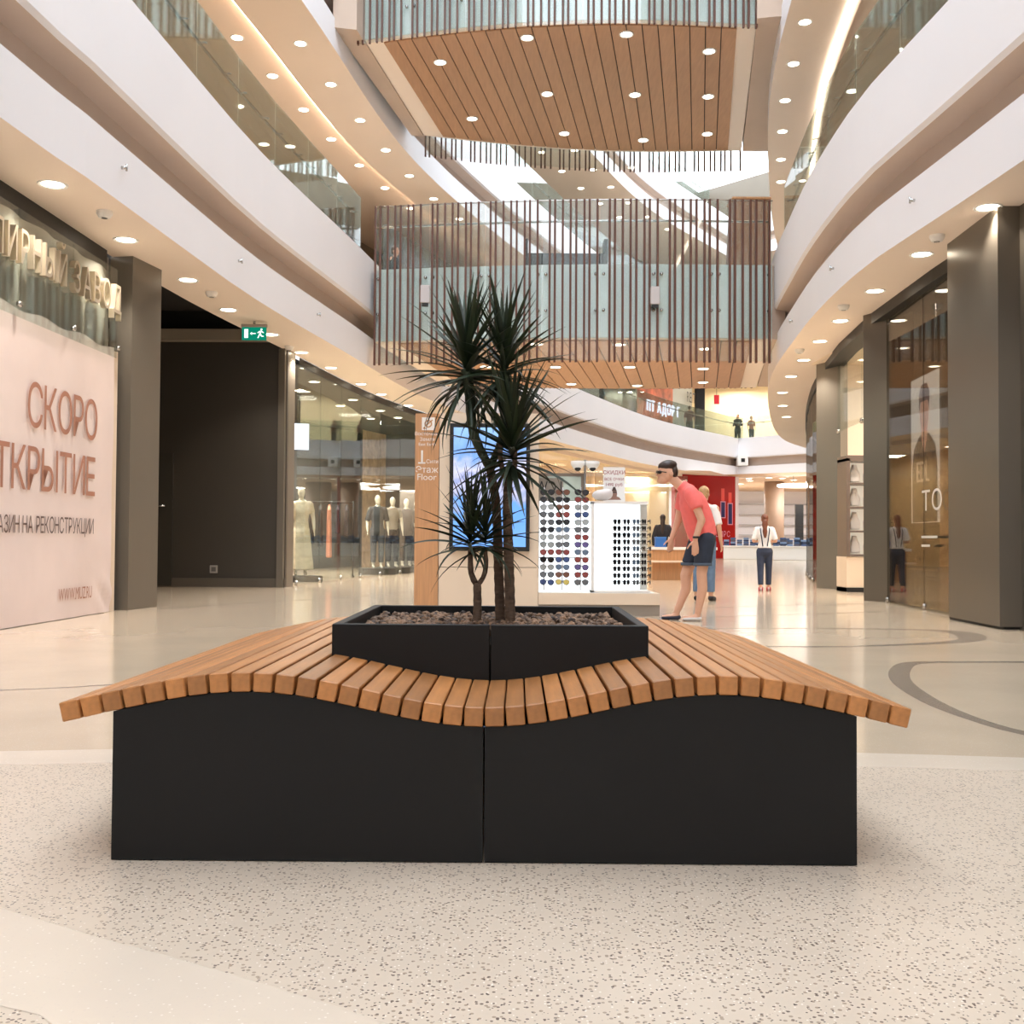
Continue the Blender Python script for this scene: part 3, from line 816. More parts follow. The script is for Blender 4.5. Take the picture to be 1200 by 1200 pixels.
# boxed display with glass sides
bd = thing('sunglasses_showcase', 'white illuminated sunglasses showcase at the kiosk corner', 'display', (1.27, KY + .022, .273))
box('back_light', -.31, .26, .42, .45, .02, 1.03, LIGHTBOX, bd); box('side_frame', -.345, -.31, 0, .45, 0, 1.05, PAPER, bd); box('top_frame', -.345, .32, 0, .45, 1.03, 1.06, PAPER, bd)
box('side_frame', .26, .34, .3, .45, .0, 1.05, mat('pale_grey_metal', (206, 206, 200), .4), bd)
box('base_frame', -.345, .34, 0, .45, 0, .02, PAPER, bd)
box('light_side', -.31, -.30, .0, .42, .02, 1.03, LIGHTBOX, bd)
for k in range(10):
    tube('display_rod', [(-.3, .2, .1 + k * .077), (.33, .12, .1 + k * .077)], .004, STEEL, bd, 5)


def glasses_me(lens, fr, wide, temple=.12):
    vs_, fs, ms = [], [], []
    for s in (-1, 1):
        b0 = len(vs_); n = 12
        for k in range(n):
            a = 2 * PI * k / n; x = .032 * math.cos(a); z = .026 * math.sin(a)
            z *= 1.0 if z < 0 else wide
            vs_ += [(s * .036 + x, -.006, z), (s * .036 + x * .82, -.008, z * .8)]
        for k in range(n):
            a, b = b0 + 2 * k, b0 + 2 * ((k + 1) % n); fs.append((a, b, b + 1, a + 1)); ms.append(0)
        fs.append(tuple(b0 + 2 * k + 1 for k in range(n))); ms.append(1)
        i = len(vs_)     # temple
        vs_ += [(s * .068, -.006, .012), (s * .068, -.006, .004), (s * .066, temple, .0), (s * .066, temple, -.008)]
        fs.append((i, i + 1, i + 3, i + 2)); ms.append(0)
        fs.append((i, b0, b0 + 2, i + 1)); ms.append(0)
    i = len(vs_); vs_ += [(-.008, -.006, .01), (.008, -.006, .01), (.008, -.006, .004), (-.008, -.006, .004)]; fs.append((i, i + 1, i + 2, i + 3)); ms.append(0)
    fs.append((0, i, i + 3, 2)); ms.append(0)
    me = mesh('sunglasses', vs_, fs)
    me.materials.append(mat('frame_' + fr[0], fr[1], .3)); me.materials.append(mat('lens_' + lens[0], lens[1], .15))
    me.polygons.foreach_set('material_index', ms)
    return me


LN = [('black', (28, 26, 30)), ('smoke grey', (96, 98, 102)), ('brown', (110, 70, 52)), ('red brown', (140, 62, 58)), ('blue', (60, 80, 130)), ('pale grey', (158, 164, 164)), ('yellow', (206, 186, 96)), ('violet', (98, 84, 140)), ('slate blue', (92, 112, 136))]
FRM = [('black', (24, 22, 22)), ('tortoise', (84, 48, 34)), ('silver', (120, 124, 126))]
GM = {}
for l in LN:
    fr = FRM[0] if l[0] in ('black', 'blue', 'smoke grey', 'violet') else (FRM[1] if 'brown' in l[0] else FRM[2])
    GM[l[0]] = glasses_me(l, fr, .75, .022)
ORD_ = ('top', 'second', 'third', 'fourth', 'fifth', 'sixth', 'seventh', 'eighth', 'ninth', 'tenth', 'eleventh', 'twelfth', 'bottom')
rack = [['black', 'brown', 'black'], ['black', 'black', 'red brown'], ['pale grey', 'brown', 'pale grey'], ['smoke grey', 'red brown', 'blue'], ['smoke grey', 'black', 'pale grey'], ['black', 'slate blue', 'smoke grey'], ['pale grey', 'pale grey', 'red brown'],
        ['pale grey', 'smoke grey', 'violet'], ['red brown', 'red brown', 'slate blue'], ['black', 'blue', 'red brown'], ['pale grey', 'slate blue', 'violet'], ['smoke grey', 'brown', 'red brown'], ['blue', 'yellow', 'smoke grey']]
for r, row in enumerate(rack):
    for c, ln in enumerate(row):
        o = obj('sunglasses', GM[ln]); o.location = (.61 + (-.2, -.02, .2)[c], KY + .06 - .072, 1.425 - r * .087 + .012); o.scale = (1.24, 1, 1.6)
        o.rotation_euler = (R_(rg.uniform(-10, 4)), R_(rg.uniform(-3, 3)), 0)
        tag(o, f'{ln} lens sunglasses in the {ORD_[r]} row of the flat backlit rack', 'sunglasses', f'{ln} sunglasses in the {ORD_[r]} row of the flat rack')
ORD = ('top', 'second', 'third', 'fourth', 'fifth', 'sixth', 'seventh', 'eighth', 'ninth', 'tenth', 'eleventh', 'twelfth', 'bottom')
case = ['black', 'smoke grey', 'black', 'black', 'slate blue', 'black']
for r in range(10):
    for c in range(5):
        ln = case[(r * 3 + c * 2) % 6]
        o = obj('sunglasses', GM[ln]); o.location = (1.27 + (-.02, .09, .2, .29, .36)[c] - .02, KY + .02 + .2 - .127 * ((-.02, .09, .2, .29, .36)[c] + .28) - .07, .27 + .82 - r * .079 + .012); o.scale = (.86, 1, 1.4); o.rotation_euler = (0, 0, R_((38, 38, 40, 60, 75)[c] + rg.uniform(-6, 6)))
        tag(o, f'{ln} lens sunglasses on the {ORD[r] if r < 9 else "bottom"} rod of the white showcase', 'sunglasses', f'{ln} sunglasses on the {ORD[r] if r < 9 else "bottom"} showcase rod')
# price card, cameras, mirror panel behind the racks
pcd = thing('price_card', 'white price card with red heading standing on the kiosk', 'sign', (1.215, KY + .3, 1.33))
box('card', -.13, .13, -.004, .004, .0, .42, PAPER, pcd)
REDP = mat('red_print', (150, 18, 24), .5); GREYP = mat('dark_print', (74, 56, 52), .5)
printed('СКИДКИ', .062, REDP, frame_mat((0, -.006, .335), (1, 0, 0)), pcd); printed('ВСЕ ОЧКИ', .046, REDP, frame_mat((0, -.006, .26), (1, 0, 0)), pcd); printed('1490 руб', .052, REDP, frame_mat((0, -.006, .195), (1, 0, 0)), pcd)
# small printed figure: head, bun, glasses, shoulders
fig = [(-.085, .03), (.085, .03), (.06, .06), (.03, .07), (.035, .1), (.03, .14), (.02, .155), (.015, .175), (0, .185), (-.015, .175), (-.02, .155), (-.03, .14), (-.035, .1), (-.03, .07), (-.06, .06)]
obj('printed_portrait', mesh('printed_portrait', [(x, -.006, z) for x, z in fig], [tuple(range(len(fig)))], mat('portrait_print', (150, 110, 96), .6)), pcd)
obj('portrait_glasses', mesh('portrait_glasses', [(x, -.008, z) for x, z in ((-.032, .112), (.032, .112), (.032, .128), (-.032, .128))], [(0, 1, 2, 3)], GREYP), pcd)
obj('portrait_hair', mesh('portrait_hair', [(x, -.007, z) for x, z in ((-.03, .135), (.03, .135), (.022, .155), (.014, .178), (0, .187), (-.014, .178), (-.022, .155))], [tuple(range(7))], GREYP), pcd)
cp = thing('camera_mast', 'thin grey mast with two white dome cameras above the kiosk', 'camera', (.88, KY + .5, 1.33))
tube('mast', [(0, 0, -.6), (0, 0, .52)], .014, mat('grey_metal', (130, 126, 122), .4, metal=.6), cp, 8)
tube('mast_arm', [(-.12, 0, .5), (.12, 0, .5)], .012, mat('grey_metal', (130, 126, 122)), cp, 8)
for x in (-.09, .09):
    h = obj('camera_housing', lathe_me('camera_housing', [(.085, .06), (.085, .02), (.05, -.03), (.02, -.045)], PAPER, 16, True), cp); h.location = (x, -.03, .44)
    l_ = obj('lens_dome', lathe_me('lens_dome', [(.04, -.02), (.04, -.035), (.025, -.055), (.006, -.062)], BLACK, 12, True), h); l_.location = (.0, -.02, 0)
mp_ = thing('mirror_panel', 'grey framed mirror panel behind the rack with a shop sign reflection drawn in reversed letters', 'panel', (.6, KY + .55, 1.33))
box('panel_frame', -.3, .27, 0, .04, -.9, .36, mat('bronze_frame', (120, 104, 90), .4), mp_); box('panel_face', -.27, .235, -.01, 0, .03, .32, mat('grey_green_panel', (176, 184, 170), .2, metal=.3), mp_)
box('reflected_ground', -.27, .02, -.014, -.01, .03, .3, mat('reflected_taupe', (128, 116, 104), .5), mp_)
letters('LCWai', .19, BLACK, frame_mat((.0, -.018, .13), (-1, 0, 0)), mp_, gap=.08, sx=.75)  # reversed letters imitate a shop sign reflected in the mirror
gs = thing('cloth_bag', 'pale bag resting on the kiosk top behind the racks', 'bag', (1.06, KY + .135, 1.369))
blob('bag_body', gs, [], [((0, 0, .04), (.13, .1, .07)), ((.05, 0, .07), (.08, .08, .05))], mat('pale_fabric', (214, 208, 206), .8), voxel=.02)
box('kiosk_rear', .315, 1.62, KY + .62 - KY, 1.5, .27, 1.33, BEIGE, kc)

# ------------------------------------------------------------------ people
def finger_hand(w, d, up, s, scale=1.0):
    """five finger chains for a relaxed hand: wrist w, direction d, palm plane spanned by up; s = thumb side"""
    w = Vector(w); d = Vector(d).normalized(); u = Vector(up); u = (u - d * u.dot(d)).normalized(); n = d.cross(u)
    k = scale; ch = [{'p': [tuple(w) + (.026 * k, .02 * k), tuple(w + d * .085 * k) + (.04 * k, .016 * k)], 'side': tuple(u)}]
    for i, l in enumerate((.072, .085, .08, .06)):
        b = w + d * .085 * k + u * (.03 - i * .02) * k; c = n * s
        p1 = b + d * l * .45 * k; p2 = p1 + (d * .9 + c * .35).normalized() * l * .32 * k; p3 = p2 + (d * .75 + c * .6).normalized() * l * .28 * k
        ch.append({'p': [tuple(b) + (.0095 * k,), tuple(p1) + (.009 * k,), tuple(p2) + (.008 * k,), tuple(p3) + (.007 * k,)]})
    b = w + d * .03 * k + u * .03 * k
    ch.append({'p': [tuple(b) + (.013 * k,), tuple(b + (d * .6 + u * .7) * .04 * k) + (.011 * k,), tuple(b + (d * .95 + u * .8) * .065 * k) + (.009 * k,)]})
    return ch


# the man bending towards the sunglasses (faces -x, his left side to the camera)
man = thing('person', 'man in a coral polo and dark denim shorts bending over the sunglasses', 'person', (1.95, 11.95, 0))
Y = (0, 1, 0)
la = {'p': [(.0, -.19, 1.38, .052), (.1, -.235, 1.10, .043), (.03, -.25, .90, .029)]}
ra = {'p': [(-.04, .17, 1.37, .052), (-.085, .20, 1.10, .043), (-.155, .19, .92, .029)]}
ll = {'p': [(.17, -.1, .88, .085), (.125, -.1, .52, .058), (.135, -.1, .36, .056), (.085, -.1, .09, .036)]}
rl = {'p': [(.13, .1, .88, .085), (-.02, .1, .50, .058), (-.01, .1, .35, .056), (-.115, .1, .09, .036)]}
fl_ = {'p': [(.085, -.1, .06, .034), (.03, -.1, .035, .032), (-.06, -.1, .025, .03)]}
fr_ = {'p': [(-.115, .1, .06, .034), (-.17, .1, .035, .032), (-.255, .1, .025, .03)]}
torso = {'p': [(.14, 0, .95, .15, .115), (.11, 0, 1.12, .145, .12), (.055, 0, 1.28, .165, .115), (0, 0, 1.40, .16, .085)], 'side': Y}
neck = {'p': [(-.04, 0, 1.43, .058), (-.17, 0, 1.55, .055)]}
hd = [((-.245, 0, 1.635), (.1, .076, .118), R_(-12), 'Y'), ((-.285, 0, 1.56), (.062, .055, .065)), ((-.35, 0, 1.605), (.02, .013, .022)), ((-.325, 0, 1.545), (.028, .03, .02)), ((-.335, 0, 1.527), (.018, .024, .014)), ((-.2, -.078, 1.61), (.022, .012, .034)), ((-.2, .078, 1.61), (.022, .012, .034))]
blob('body', man, [torso, neck, la, ra, ll, rl, fl_, fr_] + finger_hand((.03, -.25, .89), (.0, -.02, -1), (-1, 0, .1), 1, 1.05) + finger_hand((-.157, .19, .91), (-.15, 0, -1), (-1, -.2, 0), 1, 1.0), hd, SKIN, voxel=.0075, smooth=5)
CORAL = mat('coral_pique', (240, 112, 106), .75, var=.05, vscale=14, bump=.08, bscale=300)
blob('polo_shirt', man, [{'p': [(.165, 0, .905, .182, .15), (.13, 0, 1.02, .178, .168), (.095, 0, 1.14, .178, .168), (.045, 0, 1.29, .19, .155), (-.01, 0, 1.41, .17, .10), (-.05, 0, 1.455, .1, .075)], 'side': Y, 'flat': (1, 1)},
                         {'p': [(.0, -.16, 1.39, .085), (.03, -.2, 1.31, .08), (.055, -.225, 1.225, .074)], 'flat': (0, 1)}, {'p': [(-.03, .15, 1.38, .085), (-.06, .185, 1.22, .072)], 'flat': (0, 1)},
                         {'p': [(-.045, 0, 1.45, .085, .075), (-.095, 0, 1.50, .075, .07)], 'side': Y, 'flat': (1, 1)}], [], CORAL, voxel=.012, smooth=3)
DENIM = mat('dark_denim', (38, 46, 62), .8, var=.12, vscale=20)
blob('shorts', man, [{'p': [(.16, 0, .99, .165, .13), (.16, 0, .88, .178, .14)], 'side': Y, 'flat': (1, 0)}, {'p': [(.165, -.095, .9, .11), (.135, -.1, .615, .098)], 'flat': (0, 1)}, {'p': [(.13, .095, .9, .11), (.03, .1, .615, .096)], 'flat': (0, 1)}], [], DENIM, voxel=.012, smooth=3)
for x, y in ((.135, -.1), (.03, .1)):
    c_ = obj('shorts_cuff', lathe_me('shorts_cuff', [(.096, 0), (.103, 0), (.104, .03), (.098, .032)], mat('faded_denim', (76, 88, 104), .8), 18, True), man); c_.location = (x, y, .605)
blob('hair', man, [], [((-.236, 0, 1.704), (.112, .085, .066), R_(-10), 'Y'), ((-.165, 0, 1.635), (.048, .079, .08))], HAIRD, voxel=.01, smooth=2)
for x, y, in ((.05, -.1), (-.15, .1)):
    s_ = blob('shoe', man, [{'p': [(x + .055, y, .028, .04, .028), (x - .03, y, .026, .042, .026), (x - .12, y, .022, .04, .02)], 'side': Y}], [], mat('navy_slip_on', (46, 46, 60), .7) if x < 0 else mat('white_slip_on', (206, 200, 196), .7), voxel=.01)
gls = obj('eyeglasses', glasses_me(LN[0], FRM[0], .8), man); gls.location = (-.348, 0, 1.628); gls.rotation_euler = (0, R_(0), R_(-90)); gls.scale = (1.08, 1.05, 1.3)
for s_ in (-1, 1):
    ln_ = obj('sunglass_lens', blob_me('sunglass_lens', [], [((0, 0, 0), (.022, .034, .021))], BLACK, voxel=.006), man); ln_.location = (-.327, s_ * .038, 1.63); ln_.rotation_euler = (0, 0, s_ * R_(-30))
wt = obj('wristwatch', lathe_me('wristwatch', [(.031, -.012), (.036, -.01), (.036, .01), (.031, .012)], BLACK, 14, True), man); wt.location = (.037, -.249, .915)


def person(name, label, loc, h, rz, top, low, hair=None, shoe=BLACK, skin=SKIN, long_hair=False, stride=0, arms='down', skirt=False, cat='person', group=None, faceless=False, vox=.016, straps=None, sleeve=.45):
    """standing or walking figure of height h facing local -y"""
    p = thing(name, label, cat, loc, rz, group); k = h / 1.75; st = stride
    J = lambda *a: tuple(v * k for v in a)
    legs = [{'p': [J(s * .09, 0, .9, .085), J(s * .095, s * st * .35 - .01, .49, .055), J(s * .095, s * st + .01, .09, .037)]} for s in (-1, 1)]
    feet = [{'p': [J(s * .095, s * st + .02, .045, .036), J(s * .1, s * st - .12, .028, .03)]} for s in (-1, 1)]
    if arms == 'down': el = lambda s: [J(s * .19, 0, 1.41, .05), J(s * .245, .03, 1.13, .04), J(s * .25, -.05, .9, .028)]
    elif arms == 'front': el = lambda s: [J(s * .19, 0, 1.41, .05), J(s * .25, .03, 1.14, .04), J(s * .13, -.2, 1.13, .028)]
    else: el = lambda s: [J(s * .19, 0, 1.41, .05), J(s * .28, .06, 1.15, .04), J(s * .2, -.08, .98, .028)]
    armc = [{'p': el(s)} for s in (-1, 1)]; hands = []
    for s in (-1, 1):
        a, b = Vector(el(s)[1][:3]), Vector(el(s)[2][:3])
        if vox < .015: hands += finger_hand(b, b - a, (0, -1, 0) if arms != 'front' else (0, 0, 1), s, k)
        else: e = b + (b - a).normalized() * .13 * k; hands.append({'p': [tuple(b) + (.028 * k, .018 * k), tuple(e) + (.02 * k, .012 * k)], 'side': Y})
    tor = {'p': [J(0, 0, .93, .15, .11), J(0, 0, 1.1, .125, .095), J(0, 0, 1.28, .15, .11), J(0, 0, 1.42, .15, .085)]}
    hd = [(J(0, -.01, 1.645), J(.074, .092, .108)), (J(0, -.04, 1.57), J(.052, .055, .05))]
    if not faceless: hd += [(J(0, -.105, 1.615), J(.012, .018, .02)), (J(.075, 0, 1.62), J(.012, .02, .03)), (J(-.075, 0, 1.62), J(.012, .02, .03)), (J(0, -.09, 1.565), J(.022, .012, .01))]
    blob('body', p, legs + feet + armc + hands + [tor, {'p': [J(0, .0, 1.44, .05), J(0, -.005, 1.56, .047)]}], hd, skin, voxel=vox, smooth=3)
    sl = [{'p': [J(s * .16, 0, 1.40, .075), tuple(Vector(el(s)[0][:3]).lerp(Vector(el(s)[1][:3]), min(1, sleeve * 2))) + (.062 * k,)] + ([tuple(Vector(el(s)[2][:3])) + (.045 * k,)] if sleeve > .9 else []), 'flat': (0, 1)} for s in (-1, 1)]
    blob('top', p, [{'p': [J(0, 0, .9 if not straps else .98, .165, .125), J(0, 0, 1.1, .14, .108), J(0, 0, 1.28, .168, .125), J(0, 0, 1.41, .155, .095), J(0, 0, 1.46, .075, .065)], 'flat': (1, 1)}] + sl, [], top, voxel=vox, smooth=2)
    if skirt: blob('skirt', p, [{'p': [J(0, 0, 1.02, .135, .11), J(0, 0, .85, .18, .15), J(0, 0, .12, .26, .22)], 'flat': (1, 1)}], [], low, voxel=vox, smooth=2)
    else:
        ch = [{'p': [J(0, 0, 1.03, .14, .112), J(0, 0, .88, .168, .128)], 'flat': (1, 0)}]
        for lg_ in legs:
            a, b, c = [Vector(q[:3]) for q in lg_['p']]; ch.append({'p': [tuple(a) + (.1 * k,), tuple(b) + (.075 * k,), tuple(c.lerp(b, .12)) + (.062 * k,)], 'flat': (0, 1)})
        blob('trousers', p, ch, [], low, voxel=vox, smooth=2)
    if shoe:
        for f in feet: blob('shoe', p, [{'p': [q[:3] + (q[3] * 1.25,) for q in f['p']]}], [], shoe, voxel=vox * .8)
    if hair:
        e = [(J(0, .012, 1.672), J(.084, .096, .092)), (J(0, .045, 1.62), J(.078, .06, .085))]
        if long_hair: e += [(J(0, .085, 1.52), J(.07, .045, .13)), (J(0, .11, 1.36), J(.055, .035, .17))]
        blob('hair', p, [], e, hair, voxel=vox * .8)
    if straps:
        for s in (-1, 1): tube('strap', [J(s * .05, .122, 1.02), J(s * .075, .135, 1.2), J(s * .1, .115, 1.38), J(s * .1, .0, 1.48)], .013 * k, straps, p, 6)
    return p


WTEE = mat('white_cotton', (232, 226, 222), .8); NAVY = mat('navy_denim', (44, 52, 72), .8, var=.1, vscale=20); BLUEJ = mat('blue_jeans', (98, 122, 150), .8, var=.12, vscale=20)
DKC = mat('dark_cloth', (40, 38, 42), .8); GREYC = mat('grey_cloth', (72, 72, 74), .8, var=.06, vscale=12)
girl = person('person', 'girl with long auburn hair in a white tee and navy dungarees walking away', (4.5, 19.3, 0), 1.36, R_(172), WTEE, NAVY, HAIRR, mat('pale_shoe', (206, 196, 190), .6), long_hair=True, stride=.1, arms='front', vox=.0125, straps=NAVY)
for s in (-1, 1):
    for dx in (-.03, .03):
        w_ = obj('shoe_wheel', lathe_me('shoe_wheel', [(.02, -.012), (.034, -.01), (.034, .01), (.02, .012)], mat('red_plastic', (170, 40, 48), .5), 12), girl); w_.location = (s * .075 + dx, s * .08 + .03, .034); w_.rotation_euler = (0, R_(90), 0)
person('person', 'blonde person in a white tee and blue jeans behind the bending man', (2.82, 15.9, 0), 1.68, R_(150), WTEE, BLUEJ, HAIRB, mat('black_shoe', (30, 28, 32), .6), stride=.05, vox=.0125)
person('person', 'person in dark jacket leaning at the railing of the first gallery behind the bridge', (-2.85, 25.9, 6.2), 1.72, R_(70), DKC, DKC, HAIRD, sleeve=1)
person('person', 'person in a dark coat standing on the far gallery by the glowing shop', (12.5, 60.0, 6.2), 1.75, R_(-30), DKC, DKC, HAIRD, arms='front', sleeve=1, vox=.022)
person('person', 'person in a brown top seen at the far gallery railing', (13.15, 59.5, 6.2), 1.6, R_(20), mat('brown_cloth', (140, 96, 84), .8), DKC, HAIRD, vox=.022)
person('person', 'person in dark red shirt before the poster window of the far gallery', (9.25, 56.5, 6.2), 1.76, R_(160), mat('maroon_cloth', (84, 40, 48), .8), DKC, HAIRD, vox=.022)
person('person', 'person in teal jacket and jeans standing behind the far gallery railing', (3.85, 46.5, 6.2), 1.7, R_(100), mat('teal_cloth', (74, 104, 116), .8), mat('teal_jeans', (56, 80, 100), .8), HAIRD, vox=.022, sleeve=1)

# ------------------------------------------------------------------ ground floor, left: jeweller under reconstruction
def lamp(name, loc, size, power, col=(1, .9, .76), rot=(0, 0, 0), sy=None):
    ld = bpy.data.lights.new(name, 'AREA'); ld.energy = power; ld.color = col; ld.shape = 'RECTANGLE'; ld.size = size; ld.size_y = sy or size
    o = bpy.data.objects.new(name, ld); COL.objects.link(o); o.location = loc; o.rotation_euler = rot
    return o


GREYSHADE = mat('grey_film', (158, 150, 140), .45, var=.1, vscale=3, stretch=(6, 6, .5))
struct(wallbox('wall_jeweller', (-5.50, -3), (-4.96, 13.2), .2, 0, 4.3, GREYSHADE))
struct(wallbox('trim_jeweller_head', (-5.36, -3), (-4.85, 12.85), .1, 4.06, 4.3, BLACK))
ban = thing('vinyl_banner', 'creased pink vinyl banner announcing the reopening of the jeweller', 'banner', (-4.81, 10.2, 0))


def bxy(yy): return -4.81 + (yy - 10.2) * (.09 / 2.7)          # plan line of the banner


def ripple(u, v):
    return .006 * math.sin(2.1 * u + 1.3 * v) + .004 * math.sin(5.3 * u - 2.7 * v + 1) + .004 * math.sin(9 * u + 4.5 * v) * (1 - min(1, abs(v - 1.4) / 1.6)) + .03 * math.exp(-((u - 2.45) ** 2 + (v - .2) ** 2) / .05) * math.sin(14 * (u + v))


vs_, fs = [], []; nu, nv = 110, 56; ys = [3 + (12.78 - 3) * i / nu for i in range(nu + 1)]
for j in range(nv + 1):
    for yy in ys:
        zz = 3.1 * j / nv
        edge = .02 * math.sin(yy * 7) * (1 if j == nv else 0)
        vs_.append((bxy(yy) + .0 + ripple(yy - 10.2, zz) - (-4.81), yy - 10.2, max(.006, zz + edge)))
for j in range(nv):
    for i in range(nu): a = j * (nu + 1) + i; fs.append((a, a + 1, a + nu + 2, a + nu + 1))
obj('banner_sheet', mesh('banner_sheet', vs_, fs, mat('pink_vinyl', (236, 218, 212), .42, var=.04, vscale=1.5, bump=.35, bscale=2.2), True), ban)
BRN = mat('brown_print', (176, 122, 100), .5); DBR = mat('dark_brown_print', (104, 82, 76), .5)
BD = Vector((.09 / 2.7, 1, 0))
BM = lambda yy, z: frame_mat((bxy(yy) + 4.81 + .018, yy - 10.2, z), BD)
letters('СКОРО', .62, BRN, BM(12.3, 1.97), ban, gap=.07, align='R', sx=.82)
letters('ОТКРЫТИЕ', .6, BRN, BM(12.26, 1.34), ban, gap=.075, align='R', sx=.86)
letters('МАГАЗИН НА РЕКОНСТРУКЦИИ', .235, DBR, BM(12.24, .915), ban, gap=.07, align='R', sx=.72, wspace=.3)
letters('WWW.MIUZ.RU', .19, BRN, BM(12.22, .2), ban, gap=.06, align='R', sx=.62)
# clear plates above the banner with the shop sign
tr = thing('transom_glazing', 'row of clear glass plates above the pink banner', 'window', (0, 0, 0))
yy = 3.2
while yy < 12.7:
    y2 = min(yy + 1.2, 12.82); wallbox('glass_pane', (bxy(yy) + .03, yy + .006), (bxy(y2) + .03, y2 - .006), .012, 3.0, 4.05, GLASS, tr)
    c_ = tube('pane_clip', [(bxy(y2) + .02, y2, 3.12), (bxy(y2) + .06, y2, 3.12)], .03, STEEL, tr, 8); yy = y2
sg = thing('shop_sign_letters', 'raised gold letters of the jeweller sign above the banner', 'sign', (bxy(12.85) + .06, 12.75, 3.5))
GOLD = mat('pale_gold_metal', (214, 200, 178), .3, metal=.7)
letters('ЮВЕЛИРНЫЙ ЗАВОД', .46, GOLD, frame_mat((0, 0, 0), BD), sg, ext=.03, gap=.24, align='R', sx=.7, wspace=.28)
# drooping protective film behind the glass plates
vs_, fs = [], []
for j in range(9):
    for i in range(90):
        y_ = 3 + 9.75 * i / 89; vs_.append((bxy(y_) - .08 + .025 * math.sin(y_ * 9 + j * .3), y_, 3.0 + j * .13))
for j in range(8):
    for i in range(89): a = j * 90 + i; fs.append((a, a + 1, a + 91, a + 90))
tag(obj('protective_film', mesh('protective_film', vs_, fs, mat('hanging_film', (168, 160, 150), .35, var=.1, vscale=3), True)), 'grey pleated plastic film hanging behind the jeweller glass plates', 'film')
pil = struct(wallbox('pillar', (-4.63, 13.1), (-4.50, 13.78), .3, 0, 4.3, GREYMETAL))
struct(wallbox('trim_pillar_edge', (-4.80, 12.80), (-4.74, 12.95), .1, 0, 3.1, BEIGE))

# service corridor
struct(box('wall_corridor_top', -9, -4.0, 19.5, 19.75, 4.42, 5.4, BLACK)); struct(box('wall_corridor_return', -5.1, -4.95, 13.3, 13.6, 4.3, 5.4, BLACK))
struct(box('wall_corridor', -9, -4.07, 19.5, 19.75, 0, 4.42, DARKWALL)); struct(box('wall_corridor_far', -9.2, -9, 13, 19.75, 0, 5, DARKWALL)); struct(box('wall_corridor_near', -9, -5.1, 13.4, 13.6, 0, 5, DARKWALL))
struct(box('trim_corridor_head', -9, -4.3, 19.3, 19.5, 4.42, 4.62, mat('stone_trim', (150, 138, 122), .5))); struct(box('ceiling_corridor', -9, -4.1, 13.4, 19.7, 4.98, 5.05, mat('black_ceiling', (40, 38, 36), .8)))
struct(box('baseboard_corridor', -9, -4.07, 19.47, 19.5, 0, .16, mat('dark_base', (88, 80, 70), .4)))
struct(wallbox('trim_corridor_jamb', (-4.10, 19.42), (-4.02, 19.95), .12, 0, 4.3, GREYMETAL))
dr = struct(box('door_1', -7.0, -6.1, 19.455, 19.5, .02, 2.4, mat('dark_door', (58, 54, 47), .4))); tube('door_handle', [(-6.22, 19.40, 1.45), (-6.38, 19.40, 1.45)], .022, STEEL, dr, 8)
sk = thing('wall_socket', 'small grey socket plate low on the dark corridor wall', 'socket', (-5.35, 19.49, .32)); box('socket_plate', -.07, .07, -.02, 0, -.07, .07, mat('grey_plate', (150, 144, 136), .5), sk, .005); box('socket_face', -.04, .04, -.026, -.02, -.04, .04, mat('dark_socket', (90, 86, 82), .5), sk)
hl = thing('ceiling_hatch_lamp', 'small square lamp in the black corridor ceiling', 'ceiling light', (-5.0, 16.4, 4.97)); box('lamp_frame', -.3, .3, -.3, .3, -.02, .0, PAPER, hl); box('lamp_plate', -.22, .22, -.22, .22, -.026, -.02, emat('weak_lamp', (255, 240, 220), 1.2), hl)
ex = thing('exit_sign', 'green emergency exit sign with running figure hanging under the soffit', 'sign', (-4.08, 17.0, 4.0))
EXG = emat('exit_green', (10, 122, 96), .7); EXW = emat('exit_white', (236, 255, 248), .9)
box('sign_face', -.19, .19, -.02, .02, 0, .2, EXG, ex); box('sign_mount', -.2, .2, -.03, .03, .2, .25, mat('grey_mount', (170, 160, 150), .5), ex); tube('hanger', [(0, 0, .25), (0, 0, .3)], .02, STEEL, ex, 8)
W2 = lambda nm, P: obj(nm, mesh(nm, [(x, -.023, z) for x, z in P], [tuple(range(len(P)))], EXW), ex)
W2('door_symbol', [(-.15, .03), (-.09, .03), (-.09, .17), (-.15, .17)]); W2('arrow_symbol', [(-.06, .1), (-.03, .125), (-.03, .107), (.03, .107), (.03, .093), (-.03, .093), (-.03, .075)])
W2('runner_symbol', [(.055, .03), (.075, .028), (.095, .075), (.12, .05), (.155, .05), (.155, .064), (.128, .066), (.11, .1), (.118, .125), (.15, .105), (.158, .117), (.12, .147), (.085, .14), (.055, .115), (.063, .105), (.088, .12), (.083, .09)]); W2('runner_head', [(.12 + .016 * math.cos(k * PI / 5), .165 + .016 * math.sin(k * PI / 5)) for k in range(10)])

# ------------------------------------------------------------------ ground floor, left: fashion shop behind curved glazing
main = LC[:-2]


def span(C, y0, y1): return [p for p in C if y0 <= p.y <= y1]


GLc = offset(main, 1.05)


